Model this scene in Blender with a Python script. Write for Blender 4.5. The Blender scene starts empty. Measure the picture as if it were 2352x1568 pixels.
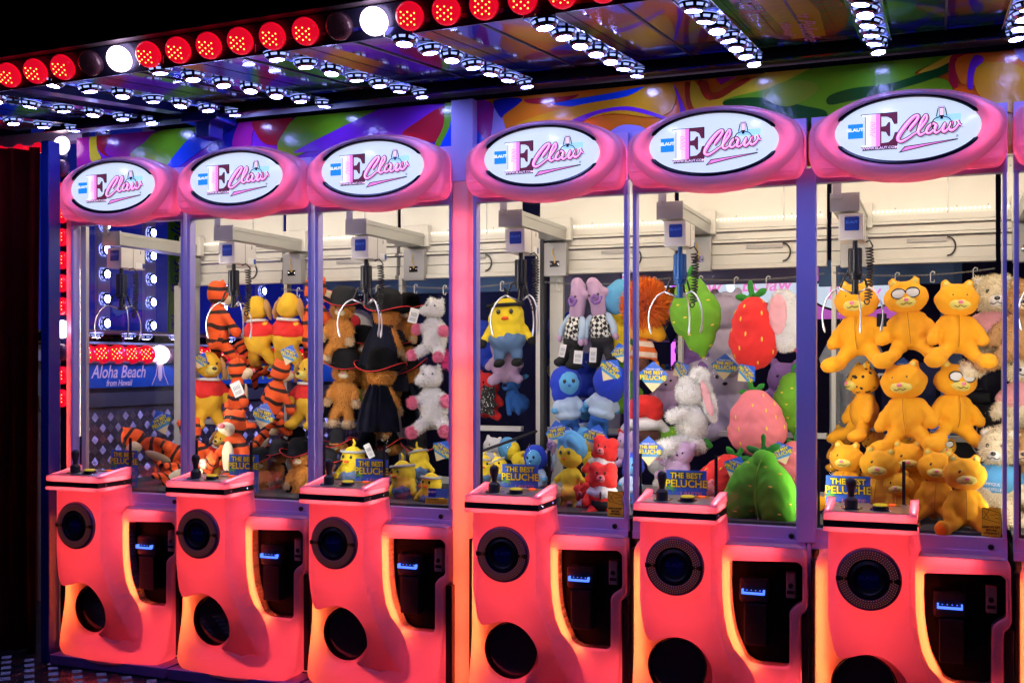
import bpy, bmesh, math, random
from mathutils import Vector, Matrix, Euler
import numpy as np
random.seed(7)
R = math.radians
scene = bpy.context.scene
C = scene.collection

# ------------------------------------------------------------------ camera, world, exposure
CAM = Vector((3.698, -4.431, 1.5)); YAW = R(21.201); FPX = 2520.0; SHY = 50.6
cam_d = bpy.data.cameras.new('camera'); cam = bpy.data.objects.new('camera', cam_d); C.objects.link(cam)
cam.location = CAM; cam.rotation_euler = (R(90), 0, YAW)
cam_d.sensor_width = 36; cam_d.lens = 36 * FPX / 2352; cam_d.shift_y = SHY / 2352
cam_d.clip_start = .05; cam_d.clip_end = 200
scene.camera = cam
world = bpy.data.worlds.new('World'); scene.world = world; world.use_nodes = True
world.node_tree.nodes['Background'].inputs[0].default_value = (.10, .10, .35, 1)
world.node_tree.nodes['Background'].inputs[1].default_value = .004
scene.view_settings.view_transform = 'Standard'; scene.view_settings.look = 'None'
scene.view_settings.exposure = 0; scene.view_settings.gamma = 1; scene.view_settings.use_curve_mapping = False

L_TUBE = 37.0      # cabinet light tube radiance
L_SIDE = 62.0      # added strips hidden behind the front posts to brighten the toys
L_PUCK = 95.0      # awning lamps
L_LED = 30.0       # red LED strips inside the plastic shells

# sight line helpers: a point of the photograph laid on a vertical plane at depth Y, side plane X or level Z
_fw = Vector((-math.sin(YAW), math.cos(YAW), 0)); _rt = Vector((math.cos(YAW), math.sin(YAW), 0)); _up = Vector((0, 0, 1))
def _ray(u, v): return _fw + _rt * ((u - 1176) / FPX) - _up * ((v - 784 - SHY) / FPX)
def at(u, v, Y):
    d = _ray(u, v); return CAM + d * ((Y - CAM.y) / d.y)
def atx(u, v, X):
    d = _ray(u, v); return CAM + d * ((X - CAM.x) / d.x)
def dist(p): return (Vector(p) - CAM).dot(_fw)

# ------------------------------------------------------------------ materials
M = {}
def mat(name, col, rough=.5, metal=0., emit=None, es=0., sheen=0., coat=0., spec=.5, bump=None, vary=0., vscale=8.):
    m = bpy.data.materials.new(name); m.use_nodes = True; nt = m.node_tree; b = nt.nodes['Principled BSDF']
    b.inputs['Base Color'].default_value = (*col, 1); b.inputs['Roughness'].default_value = rough
    b.inputs['Metallic'].default_value = metal; b.inputs['Specular IOR Level'].default_value = spec
    b.inputs['Sheen Weight'].default_value = sheen; b.inputs['Coat Weight'].default_value = coat
    if sheen: b.inputs['Sheen Roughness'].default_value = .5
    if emit: b.inputs['Emission Color'].default_value = (*emit, 1); b.inputs['Emission Strength'].default_value = es
    tc = None
    if bump or vary: tc = nt.nodes.new('ShaderNodeTexCoord')
    if vary:
        n = nt.nodes.new('ShaderNodeTexNoise'); n.inputs['Scale'].default_value = vscale; n.inputs['Detail'].default_value = 5
        nt.links.new(tc.outputs['Object'], n.inputs['Vector'])
        mx = nt.nodes.new('ShaderNodeMix'); mx.data_type = 'RGBA'
        mx.inputs[6].default_value = (*[c * (1 - vary) for c in col], 1); mx.inputs[7].default_value = (*[min(1, c * (1 + vary)) for c in col], 1)
        nt.links.new(n.outputs['Fac'], mx.inputs[0]); nt.links.new(mx.outputs[2], b.inputs['Base Color'])
        r = nt.nodes.new('ShaderNodeMapRange'); r.inputs[3].default_value = max(.02, rough * .8); r.inputs[4].default_value = min(1, rough * 1.25)
        nt.links.new(n.outputs['Fac'], r.inputs[0]); nt.links.new(r.outputs[0], b.inputs['Roughness'])
    if bump:
        n2 = nt.nodes.new('ShaderNodeTexNoise'); n2.inputs['Scale'].default_value = bump[0]; n2.inputs['Detail'].default_value = 3
        nt.links.new(tc.outputs['Object'], n2.inputs['Vector'])
        bp = nt.nodes.new('ShaderNodeBump'); bp.inputs['Strength'].default_value = bump[1]; bp.inputs['Distance'].default_value = bump[2] if len(bump) > 2 else .003
        nt.links.new(n2.outputs['Fac'], bp.inputs['Height']); nt.links.new(bp.outputs['Normal'], b.inputs['Normal'])
    M[name] = m; return m

def shell_mat(name, col, tcol, fac=.55, rough=.22):
    m = bpy.data.materials.new(name); m.use_nodes = True; nt = m.node_tree; b = nt.nodes['Principled BSDF']
    b.inputs['Base Color'].default_value = (*col, 1); b.inputs['Roughness'].default_value = rough
    tc = nt.nodes.new('ShaderNodeTexCoord'); ns = nt.nodes.new('ShaderNodeTexNoise'); ns.inputs['Scale'].default_value = 9; ns.inputs['Detail'].default_value = 8; nt.links.new(tc.outputs['Object'], ns.inputs['Vector'])
    mr = nt.nodes.new('ShaderNodeMapRange'); mr.inputs[1].default_value = .35; mr.inputs[2].default_value = .7; mr.inputs[3].default_value = rough * .7; mr.inputs[4].default_value = rough * 1.9; nt.links.new(ns.outputs['Fac'], mr.inputs[0]); nt.links.new(mr.outputs[0], b.inputs['Roughness'])
    t = nt.nodes.new('ShaderNodeBsdfTranslucent'); t.inputs[0].default_value = (*tcol, 1)
    x = nt.nodes.new('ShaderNodeMixShader'); x.inputs[0].default_value = fac
    nt.links.new(b.outputs[0], x.inputs[1]); nt.links.new(t.outputs[0], x.inputs[2])
    nt.links.new(x.outputs[0], nt.nodes['Material Output'].inputs['Surface'])
    M[name] = m; return m

def glass_mat(name, tint=(1, 1, 1), refl=.9, k=1.):
    m = bpy.data.materials.new(name); m.use_nodes = True; nt = m.node_tree
    for n in list(nt.nodes):
        if n.type == 'BSDF_PRINCIPLED': nt.nodes.remove(n)
    tr = nt.nodes.new('ShaderNodeBsdfTransparent'); tr.inputs[0].default_value = (*tint, 1)
    gl = nt.nodes.new('ShaderNodeBsdfGlossy'); gl.inputs['Roughness'].default_value = .02; gl.inputs['Color'].default_value = (refl, refl, refl, 1)
    lw = nt.nodes.new('ShaderNodeLayerWeight'); lw.inputs[0].default_value = .5
    pw = nt.nodes.new('ShaderNodeMath'); pw.operation = 'POWER'; pw.inputs[1].default_value = 5; nt.links.new(lw.outputs['Facing'], pw.inputs[0])
    fr = nt.nodes.new('ShaderNodeMath'); fr.operation = 'MULTIPLY_ADD'; fr.inputs[1].default_value = .96 * k; fr.inputs[2].default_value = .04 * k; nt.links.new(pw.outputs[0], fr.inputs[0])
    x = nt.nodes.new('ShaderNodeMixShader')
    if k > .5:
        tc = nt.nodes.new('ShaderNodeTexCoord'); mp = nt.nodes.new('ShaderNodeMapping'); mp.inputs['Scale'].default_value = (5, 5, 2.2)
        ns = nt.nodes.new('ShaderNodeTexNoise'); ns.inputs['Scale'].default_value = 1.6; ns.inputs['Detail'].default_value = 7; ns.inputs['Distortion'].default_value = 1.
        nt.links.new(tc.outputs['Object'], mp.inputs[0]); nt.links.new(mp.outputs[0], ns.inputs['Vector'])
        mr = nt.nodes.new('ShaderNodeMapRange'); mr.inputs[1].default_value = .5; mr.inputs[2].default_value = .8; mr.inputs[3].default_value = 0; mr.inputs[4].default_value = .022
        nt.links.new(ns.outputs['Fac'], mr.inputs[0]); sm_ = nt.nodes.new('ShaderNodeBsdfDiffuse'); sm_.inputs[0].default_value = (.8, .8, .85, 1)
        x2 = nt.nodes.new('ShaderNodeMixShader'); nt.links.new(mr.outputs[0], x2.inputs[0]); nt.links.new(tr.outputs[0], x2.inputs[1]); nt.links.new(sm_.outputs[0], x2.inputs[2])
        tr = x2
    nt.links.new(fr.outputs[0], x.inputs[0]); nt.links.new(tr.outputs[0], x.inputs[1]); nt.links.new(gl.outputs[0], x.inputs[2])
    nt.links.new(x.outputs[0], nt.nodes['Material Output'].inputs['Surface'])
    M[name] = m; return m

def emis(name, col, s):
    m = bpy.data.materials.new(name); m.use_nodes = True; b = m.node_tree.nodes['Principled BSDF']
    b.inputs['Base Color'].default_value = (*[min(.8, c) for c in col], 1); b.inputs['Emission Color'].default_value = (*col, 1); b.inputs['Emission Strength'].default_value = s
    M[name] = m; return m

shell_mat('shell', (.78, .50, .62), (1, .60, .66), .6)
shell_mat('marquee_shell', (.80, .52, .66), (1, .62, .70), .5, .18)
glass_mat('glass', k=.7); glass_mat('glass_rear', k=.02); glass_mat('acrylic', (.95, .96, .96), k=.03)
mat('frame', (.50, .46, .84), .38, vary=.06, vscale=5)
mat('white_paint', (.66, .64, .60), .4, vary=.05, vscale=4)
mat('inner_panel', (.78, .76, .70), .45, vary=.05, vscale=3)
mat('alu', (.42, .42, .40), .35, .5, vary=.08)
mat('chrome', (.85, .86, .9), .08, 1.)
mat('steel', (.75, .74, .72), .28, .9, bump=(60, .1), vary=.1)
mat('steel_grey', (.42, .42, .42), .4, .7, vary=.12)
mat('black', (.012, .012, .014), .35)
mat('black_matte', (.015, .015, .017), .7)
mat('rubber', (.02, .02, .022), .5)
mat('dark_cabinet', (.03, .03, .035), .6)
mat('motor_blue', (.02, .10, .30), .35, .3)
mat('motor_dark', (.02, .03, .06), .4, .3)
mat('cobalt', (.008, .04, .30), .35)
mat('yellow_button', (.80, .62, .02), .3, emit=(1, .75, .02), es=.3)
mat('speaker_mesh', (.08, .06, .17), .3, .5)
mat('chrome_lamp', (.22, .25, .42), .12, 1.)
mat('gravel', (.06, .06, .06), .9, vary=.8, vscale=400, bump=(400, 1., .004))
mat('pole_blue', (.007, .022, .22), .3, coat=.3, vary=.2, vscale=3)
mat('navy', (.01, .015, .07), .3)
mat('curtain', (.26, .008, .014), .75, vary=.4, vscale=3, bump=(4, .5, .03))
mat('purple_paint', (.25, .12, .45), .35)
mat('paper', (.78, .78, .76), .6)
mat('card_blue', (.03, .13, .62), .4, vary=.35, vscale=20)
mat('card_light', (.06, .30, .60), .4)
mat('card_sand', (.80, .66, .35), .4)
mat('card_yellow', (.92, .75, .03), .4)
mat('card_green', (.10, .45, .08), .4)
mat('card_ink', (.01, .01, .05), .4)
mat('card_pink', (.75, .25, .45), .4)
shell_mat('sticker_gold', (.75, .55, .05), (.85, .62, .05), .5, .4)
mat('print_white', (.8, .8, .8), .4)
emis('tube', (1, .90, .70), L_TUBE)
emis('puck_light', (.30, .33, 1.0), L_PUCK)
emis('puck_window', (.34, .44, 1.0), 1.4)
emis('hole_glow', (1, .22, .14), .5)
emis('added_side_light', (1, .93, .78), L_SIDE)
emis('panel_led', (1, .16, .16), 26)
emis('led_red', (1, .085, .085), L_LED)
emis('led_orange', (1, .17, .035), 75)
emis('led_reflection_glow', (1, .92, .75), 2.0)
emis('led_post', (1, .15, .045), 30)
emis('led_violet', (.55, .12, .8), 5)
emis('bulb_dot', (1, .38, .06), 6)
emis('bulb_white', (1, .80, .95), 5)
emis('neon_violet', (.60, .10, .95), 2.2)
emis('blue_lip', (.06, .16, 1), 2.2)
emis('sign_white', (.80, .92, 1.0), 1.0)
emis('sign_blue', (.01, .22, .80), 1.)
emis('sign_pale', (.35, .66, .95), 1.)
emis('sign_pink', (.85, .22, .55), 1.)
emis('sign_lightpink', (.95, .60, .82), 1.)
emis('sign_maroon', (.10, .012, .03), 1.)
emis('sign_grey', (.38, .40, .46), 1.)
emis('sign_fill', (.97, .97, 1), 1.)
emis('led_digits', (1, .08, .02), 2)
mat('sign_black', (.004, .004, .012), .2)
def bulb_mat(name, col, e, es):
    mat(name, col, .12, emit=e, es=es, coat=.5)
    nt = M[name].node_tree; b = nt.nodes['Principled BSDF']
    tc = nt.nodes.new('ShaderNodeTexCoord'); v = nt.nodes.new('ShaderNodeTexVoronoi'); v.inputs['Scale'].default_value = 160
    nt.links.new(tc.outputs['Object'], v.inputs['Vector'])
    bp = nt.nodes.new('ShaderNodeBump'); bp.inputs['Strength'].default_value = .5; bp.inputs['Distance'].default_value = .002
    nt.links.new(v.outputs['Distance'], bp.inputs['Height']); nt.links.new(bp.outputs[0], b.inputs['Normal'])
bulb_mat('bulb_red', (.7, .01, .03), (1, .004, .030), .72)
bulb_mat('bulb_off', (.10, .05, .09), (.1, .03, .06), .06)

# ------------------------------------------------------------------ mesh helpers
def obj(name, bm_or_me, mats, parent=None, smooth=False, loc=None, rot=None):
    if isinstance(bm_or_me, bmesh.types.BMesh):
        me = bpy.data.meshes.new(name); bm_or_me.to_mesh(me); bm_or_me.free()
    else: me = bm_or_me
    if mats is not None and len(me.materials) == 0:
        for m in (mats if isinstance(mats, (list, tuple)) else [mats]): me.materials.append(M[m] if isinstance(m, str) else m)
    o = bpy.data.objects.new(name, me); C.objects.link(o)
    if parent: o.parent = parent
    if loc is not None: o.location = loc
    if rot is not None: o.rotation_euler = rot
    if smooth:
        for p in me.polygons: p.use_smooth = True
        if smooth == 'auto':
            me.set_sharp_from_angle(angle=R(38))
    return o
def thing(name, label, cat, loc=(0, 0, 0), rot=(0, 0, 0), group=None):
    o = bpy.data.objects.new(name, None); C.objects.link(o); o.location = loc; o.rotation_euler = rot
    o.empty_display_size = .1
    return tag(o, label, cat, group)
def tag(o, label, cat, group=None):
    o['label'] = label; o['category'] = cat
    if group: o['group'] = group
    return o
def struct(o): o['kind'] = 'structure'; return o
def copy_tree(o, parent=None):
    c = o.copy(); C.objects.link(c)
    if parent: c.parent = parent
    for ch in o.children: copy_tree(ch, c)
    return c
def setmi(faces, mi):
    for f in faces: f.material_index = mi
def box(bm, x0, x1, y0, y1, z0, z1, mi=0, bev=0.):
    vs = [bm.verts.new((x, y, z)) for x in (x0, x1) for y in (y0, y1) for z in (z0, z1)]
    idx = [(0, 1, 3, 2), (4, 6, 7, 5), (0, 4, 5, 1), (2, 3, 7, 6), (0, 2, 6, 4), (1, 5, 7, 3)]
    fs = [bm.faces.new([vs[i] for i in q]) for q in idx]
    setmi(fs, mi)
    if bev:
        es = list({e for f in fs for e in f.edges})
        r = bmesh.ops.bevel(bm, geom=es, offset=bev, segments=2, affect='EDGES', profile=.5)
        setmi(r['faces'], mi)
    return vs
def tube(bm, pts, rad, n=8, mi=0, caps=True, closed=False):
    pts = [Vector(p) for p in pts]; rads = rad if isinstance(rad, (list, tuple)) else [rad] * len(pts)
    rings = []; prev = None; N = len(pts)
    for i, p in enumerate(pts):
        if closed: t = (pts[(i + 1) % N] - pts[i - 1]).normalized()
        else: t = (pts[min(i + 1, N - 1)] - pts[max(i - 1, 0)]).normalized()
        if prev is None:
            a = Vector((0, 0, 1)) if abs(t.z) < .9 else Vector((1, 0, 0)); u = t.cross(a).normalized()
        else: u = (prev - t * prev.dot(t)).normalized()
        prev = u; w = t.cross(u)
        rings.append([bm.verts.new(p + (u * math.cos(2 * math.pi * k / n) + w * math.sin(2 * math.pi * k / n)) * rads[i]) for k in range(n)])
    for i in range(N if closed else N - 1):
        a, b = rings[i], rings[(i + 1) % N]
        for k in range(n):
            f = bm.faces.new((a[k], a[(k + 1) % n], b[(k + 1) % n], b[k])); f.material_index = mi
    if caps and not closed:
        f = bm.faces.new(rings[0][::-1]); f.material_index = mi; f = bm.faces.new(rings[-1]); f.material_index = mi
def lathe(bm, prof, n=24, origin=(0, 0, 0), axis=(0, 0, 1), mis=None, cap0=True, cap1=True):
    origin = Vector(origin); ax = Vector(axis).normalized(); q = Vector((0, 0, 1)).rotation_difference(ax)
    rings = []
    for r_, h in prof:
        rings.append([bm.verts.new(origin + q @ Vector((r_ * math.cos(2 * math.pi * k / n), r_ * math.sin(2 * math.pi * k / n), h))) for k in range(n)])
    for i in range(len(prof) - 1):
        for k in range(n):
            f = bm.faces.new((rings[i][k], rings[i][(k + 1) % n], rings[i + 1][(k + 1) % n], rings[i + 1][k]))
            if mis: f.material_index = mis[i]
    if cap0: f = bm.faces.new(rings[0][::-1]); f.material_index = mis[0] if mis else 0
    if cap1: f = bm.faces.new(rings[-1]); f.material_index = mis[-1] if mis else 0
def catmull(pts, n=6, closed=True):
    out = []; N = len(pts)
    for i in range(N if closed else N - 1):
        p0, p1, p2, p3 = [pts[(i + k) % N] if closed else pts[min(max(i + k, 0), N - 1)] for k in (-1, 0, 1, 2)]
        for s in range(n):
            t = s / n
            out.append(tuple(.5 * ((2 * b) + (-a + c) * t + (2 * a - 5 * b + 4 * c - d) * t * t + (-a + 3 * b - 3 * c + d) * t ** 3) for a, b, c, d in zip(p0, p1, p2, p3)))
    if not closed: out.append(tuple(pts[-1]))
    return out
def rounded(pts, rad, n=5):
    out = []; N = len(pts)
    for i in range(N):
        p = Vector(pts[i]); a = Vector(pts[i - 1]); b = Vector(pts[(i + 1) % N])
        r_ = rad[i] if isinstance(rad, (list, tuple)) else rad
        if r_ <= 0: out.append(tuple(p)); continue
        da = (a - p); db = (b - p); r1 = min(r_, da.length * .45, db.length * .45)
        s = p + da.normalized() * r1; e = p + db.normalized() * r1
        for k in range(n + 1):
            t = k / n; out.append(tuple(s * (1 - t) ** 2 + p * 2 * t * (1 - t) + e * t * t))
    return out
def ell2(cx, cz, rx, rz, n=40, a0=0, a1=360):
    full = abs(a1 - a0) >= 360
    return [(cx + rx * math.cos(R(a0 + (a1 - a0) * k / (n if full else n - 1))), cz + rz * math.sin(R(a0 + (a1 - a0) * k / (n if full else n - 1)))) for k in range(n)]
def curve_mesh(cu):
    o = bpy.data.objects.new('tmp', cu)
    me = bpy.data.meshes.new_from_object(o); bpy.data.objects.remove(o); return me
def slab(outline, holes, y0, y1, bev=0., res=2):
    """solid between depth y0 (front) and y1 (back) with a rounded front edge, returned as bmesh"""
    cu = bpy.data.curves.new('tmp', 'CURVE'); cu.dimensions = '2D'; cu.fill_mode = 'BOTH'
    for loop in [outline] + list(holes):
        s = cu.splines.new('POLY'); s.points.add(len(loop) - 1); s.use_cyclic_u = True
        for i, p in enumerate(loop): s.points[i].co = (p[0], p[1], 0, 1)
    depth = (y1 - y0) / 2; cu.bevel_depth = bev; cu.bevel_resolution = res
    cu.extrude = max(1e-5, depth - bev); cu.offset = -bev
    me = curve_mesh(cu); bm = bmesh.new(); bm.from_mesh(me); bpy.data.meshes.remove(me); bpy.data.curves.remove(cu)
    for v in bm.verts: x, y, z = v.co; v.co = (x, (y0 + y1) / 2 - z, y)
    bmesh.ops.remove_doubles(bm, verts=bm.verts, dist=1e-5)
    bmesh.ops.recalc_face_normals(bm, faces=bm.faces)
    for f in bm.faces: f.material_index = 0
    return bm
def gridcut(bm, x0, x1, z0, z1, s):
    for axis, a, b in ((0, x0, x1), (2, z0, z1)):
        t = a + s
        while t < b:
            co = [0, 0, 0]; no = [0, 0, 0]; co[axis] = t; no[axis] = 1
            bmesh.ops.bisect_plane(bm, geom=bm.verts[:] + bm.edges[:] + bm.faces[:], plane_co=co, plane_no=no, dist=1e-5)
            t += s
def openback(bm, y):
    bmesh.ops.bisect_plane(bm, geom=bm.verts[:] + bm.edges[:] + bm.faces[:], plane_co=(0, y, 0), plane_no=(0, 1, 0), clear_outer=True, dist=1e-6)
def sm(a, b, x):
    t = min(1, max(0, (x - a) / (b - a))); return t * t * (3 - 2 * t)
def interp(tab, z):
    if z <= tab[0][0]: return tab[0][1]
    for (a, b), (c, d) in zip(tab, tab[1:]):
        if z <= c: return b + (d - b) * (z - a) / (c - a)
    return tab[-1][1]
_tc = {}
def text_mesh(s, size, bold=0., shear=0., ext=.0004, align='CENTER', sx=1.):
    k = (s, size, bold, shear, ext, align, sx)
    if k in _tc: return _tc[k].copy()
    cu = bpy.data.curves.new('t', 'FONT'); cu.body = s; cu.size = size; cu.offset = bold; cu.shear = shear; cu.extrude = ext; cu.align_x = align; cu.align_y = 'CENTER'; cu.resolution_u = 3
    me = curve_mesh(cu); bpy.data.curves.remove(cu)
    me.materials.clear()
    for v in me.vertices: v.co.x *= sx
    _tc[k] = me; return me.copy()
def text(name, s, size, loc, m, parent=None, rot=(R(90), 0, 0), **k):
    me = text_mesh(s, size, **k); me.materials.append(M[m])
    for p in me.polygons: p.material_index = 0
    return obj(name, me, None, parent, loc=loc, rot=rot)
def stroke2(bm, pts, w, y0, y1, mi=0, n=8, spl=True):
    """flat pen stroke in the x-z plane with a little thickness; w = width or list"""
    pts2 = catmull(pts, n, False) if spl else pts
    N = len(pts2); ws = w if isinstance(w, (list, tuple)) else [w] * len(pts)
    def wid(i):
        t = i / (N - 1) * (len(ws) - 1); k = min(int(t), len(ws) - 2); return ws[k] + (ws[k + 1] - ws[k]) * (t - k)
    L = []; Rr = []
    for i in range(N):
        a = Vector(pts2[max(i - 1, 0)]); b = Vector(pts2[min(i + 1, N - 1)]); d = (b - a).normalized(); nn = Vector((-d.y, d.x)) * wid(i) / 2
        p = Vector(pts2[i]); L.append(p + nn); Rr.append(p - nn)
    vf = [(bm.verts.new((a.x, y0, a.y)), bm.verts.new((b.x, y0, b.y)), bm.verts.new((b.x, y1, b.y)), bm.verts.new((a.x, y1, a.y))) for a, b in zip(L, Rr)]
    for q, r_ in zip(vf, vf[1:]):
        for k in range(4):
            f = bm.faces.new((q[k], q[(k + 1) % 4], r_[(k + 1) % 4], r_[k])); f.material_index = mi
    for q in (vf[0], vf[-1]): f = bm.faces.new(q); f.material_index = mi

# ------------------------------------------------------------------ plush toy patterns (meshes only, placed further down)
def plush(name, col, vary=.12, stripes=None, spots=None, rough=.92, sheen=.06, bs=140, bst=.35, check=False):
    m = mat(name, col, rough, sheen=sheen, bump=(bs, bst, .004), vary=vary, vscale=6)
    nt = m.node_tree; b = nt.nodes['Principled BSDF']; src = b.inputs['Base Color'].links[0].from_socket
    tc = nt.nodes.new('ShaderNodeTexCoord')
    if stripes:
        w = nt.nodes.new('ShaderNodeTexWave'); w.bands_direction = 'Z'; w.inputs['Scale'].default_value = stripes[0]; w.inputs['Distortion'].default_value = stripes[1]; w.inputs['Detail'].default_value = 1; w.inputs['Detail Scale'].default_value = 1.2
        nt.links.new(tc.outputs['Object'], w.inputs['Vector']); g = nt.nodes.new('ShaderNodeMath'); g.operation = 'GREATER_THAN'; g.inputs[1].default_value = stripes[2]; nt.links.new(w.outputs['Fac'], g.inputs[0]); f = g.outputs[0]; c2 = stripes[3]
    elif spots:
        w = nt.nodes.new('ShaderNodeTexVoronoi'); w.inputs['Scale'].default_value = spots[0]; nt.links.new(tc.outputs['Object'], w.inputs['Vector'])
        g = nt.nodes.new('ShaderNodeMath'); g.operation = 'LESS_THAN'; g.inputs[1].default_value = spots[1]; nt.links.new(w.outputs['Distance'], g.inputs[0]); f = g.outputs[0]; c2 = spots[2]
    elif check:
        w = nt.nodes.new('ShaderNodeTexChecker'); w.inputs['Scale'].default_value = 26; mp = nt.nodes.new('ShaderNodeMapping'); mp.inputs['Rotation'].default_value = (.0, .6, .0)
        nt.links.new(tc.outputs['Object'], mp.inputs[0]); nt.links.new(mp.outputs[0], w.inputs[0]); f = w.outputs['Fac']; c2 = (.015, .015, .015)
    else: return m
    mx = nt.nodes.new('ShaderNodeMix'); mx.data_type = 'RGBA'; nt.links.new(f, mx.inputs[0]); nt.links.new(src, mx.inputs[6]); mx.inputs[7].default_value = (*c2, 1); nt.links.new(mx.outputs[2], b.inputs['Base Color'])
    return m
DK = (.035, .012, .008)
plush('toy_gold', (.95, .40, .004)); plush('toy_goldseam', (.50, .16, .004)); plush('toy_goldspot', (.95, .43, .006), spots=(14, .30, (.02, .015, .01)))
plush('toy_orange', (.85, .10, .012)); plush('toy_tiger', (.92, .11, .012), stripes=(2.3, 3.2, .80, DK))
plush('toy_yellow', (.86, .50, .025)); plush('toy_lemon', (.90, .66, .02)); plush('toy_cream', (.80, .68, .45)); plush('toy_white', (.82, .80, .76), vary=.06, bs=60, bst=.9)
plush('toy_red', (.70, .018, .02)); plush('toy_brightred', (.80, .025, .02)); plush('toy_ginger', (.85, .30, .05), vary=.5, bs=50, bst=1.); plush('toy_buff', (.72, .52, .30), bs=50, bst=.9)
plush('toy_black', (.005, .005, .007), sheen=0); plush('toy_navy', (.003, .005, .022), sheen=0); plush('toy_pink', (.85, .22, .36), bs=50, bst=.9); plush('toy_hotpink', (.80, .05, .25))
plush('toy_paleyellow', (.80, .66, .14)); plush('toy_denim', (.10, .19, .36)); plush('toy_lilac', (.50, .33, .52)); plush('toy_purple', (.24, .12, .42)); plush('toy_houndstooth', (.75, .75, .68), check=True)
plush('toy_blue', (.008, .04, .50)); plush('toy_sky', (.10, .38, .68)); plush('toy_paleblue', (.42, .56, .72)); plush('toy_green', (.13, .36, .012)); plush('toy_darkgreen', (.02, .22, .02)); plush('toy_brightgreen', (.10, .44, .012))
plush('toy_rose', (.80, .20, .22)); plush('toy_peach', (.78, .34, .36)); plush('toy_brown', (.09, .03, .015)); plush('toy_tan', (.50, .27, .10), bs=50, bst=.9); plush('toy_lightlilac', (.52, .46, .62)); plush('toy_deepblue', (.02, .12, .42)); plush('toy_silver', (.45, .45, .47), rough=.5)
plush('toy_floral', (.02, .02, .02), spots=(16, .28, (.7, .7, .7))); plush('toy_striped', (.80, .62, .45), stripes=(3.2, .2, .5, (.75, .14, .02))); plush('toy_flame', (.90, .20, .01), bs=50, bst=.8)
plush('toy_innerear', (.85, .42, .44), bs=60, bst=.6)
mat('eye_black', (.005, .005, .005), .1, coat=1.); mat('stitch', (.02, .01, .01), .8); mat('seed', (.85, .60, .06), .8)

def E_(bm, c, r, rot=(0, 0, 0), seg=14):
    if not isinstance(r, (tuple, list)): r = (r, r, r)
    mt = Matrix.Translation(c) @ Euler([R(a) for a in rot]).to_matrix().to_4x4() @ Matrix.Diagonal((*r, 1))
    bmesh.ops.create_uvsphere(bm, u_segments=seg, v_segments=max(6, seg * 2 // 3), radius=1, matrix=mt)
def Cp(bm, pts, rads, n=10):
    pts = [Vector(p) for p in pts]; tube(bm, pts, rads, n)
    for p, r_ in ((pts[0], rads[0]), (pts[-1], rads[-1])): E_(bm, p, r_, seg=10)
def melt(bm, voxel=.021, smooth=3, fur=None):
    """fuse overlapping stuffed volumes into one continuous skin"""
    me = bpy.data.meshes.new('m'); bm.to_mesh(me); bm.free(); o = bpy.data.objects.new('tmp', me); C.objects.link(o)
    r_ = o.modifiers.new('r', 'REMESH'); r_.mode = 'VOXEL'; r_.voxel_size = voxel; r_.use_smooth_shade = True
    s_ = o.modifiers.new('s', 'SMOOTH'); s_.factor = .6; s_.iterations = smooth
    dg = bpy.context.evaluated_depsgraph_get(); dg.update(); out = bpy.data.meshes.new_from_object(o.evaluated_get(dg)); bpy.data.objects.remove(o); bpy.data.meshes.remove(me)
    # slight lumpiness of the stuffing
    rnd = random.random() * 10
    nv = len(out.vertices); c_ = np.empty(nv * 3, 'f'); nn_ = np.empty(nv * 3, 'f'); out.vertices.foreach_get('co', c_); out.vertex_normals.foreach_get('vector', nn_); c_ = c_.reshape(-1, 3); nn_ = nn_.reshape(-1, 3)
    k_ = .006 * np.sin(c_[:, 0] * 11 + rnd) * np.sin(c_[:, 2] * 9 + c_[:, 1] * 7) + .003 * np.sin(c_[:, 2] * 47 + 5 * np.sin(c_[:, 0] * 14 + rnd)) + .004 * np.sin(c_[:, 0] * 23 + rnd) * np.sin(c_[:, 2] * 19 + rnd * 2) + .003 * np.sin(c_[:, 1] * 31 + c_[:, 2] * 27)
    out.vertices.foreach_set('co', (c_ + nn_ * k_[:, None]).astype('f').ravel()); out.update()
    if fur:
        n, L, droop = fur; b2 = bmesh.new(); b2.from_mesh(out); fs = list(b2.faces); add = []
        rr = random.Random(3)
        for _ in range(n):
            f = rr.choice(fs); c_ = f.calc_center_median(); nm = f.normal
            d = (nm + Vector((rr.uniform(-.5, .5), rr.uniform(-.5, .5), -droop + rr.uniform(-.3, .3)))).normalized() * L * rr.uniform(.6, 1.3)
            s_ = nm.orthogonal().normalized(); s_.rotate(Matrix.Rotation(rr.uniform(0, 6.28), 3, nm)); s_ *= L * .16; add.append((c_ - s_, c_ + s_, c_ + d))
        for a_, b_, c_ in add: b2.faces.new([b2.verts.new(p) for p in (a_, b_, c_)])
        b2.to_mesh(out); b2.free()
    out.polygons.foreach_set('use_smooth', [True] * len(out.polygons))
    return out
PROTO = {}
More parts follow.
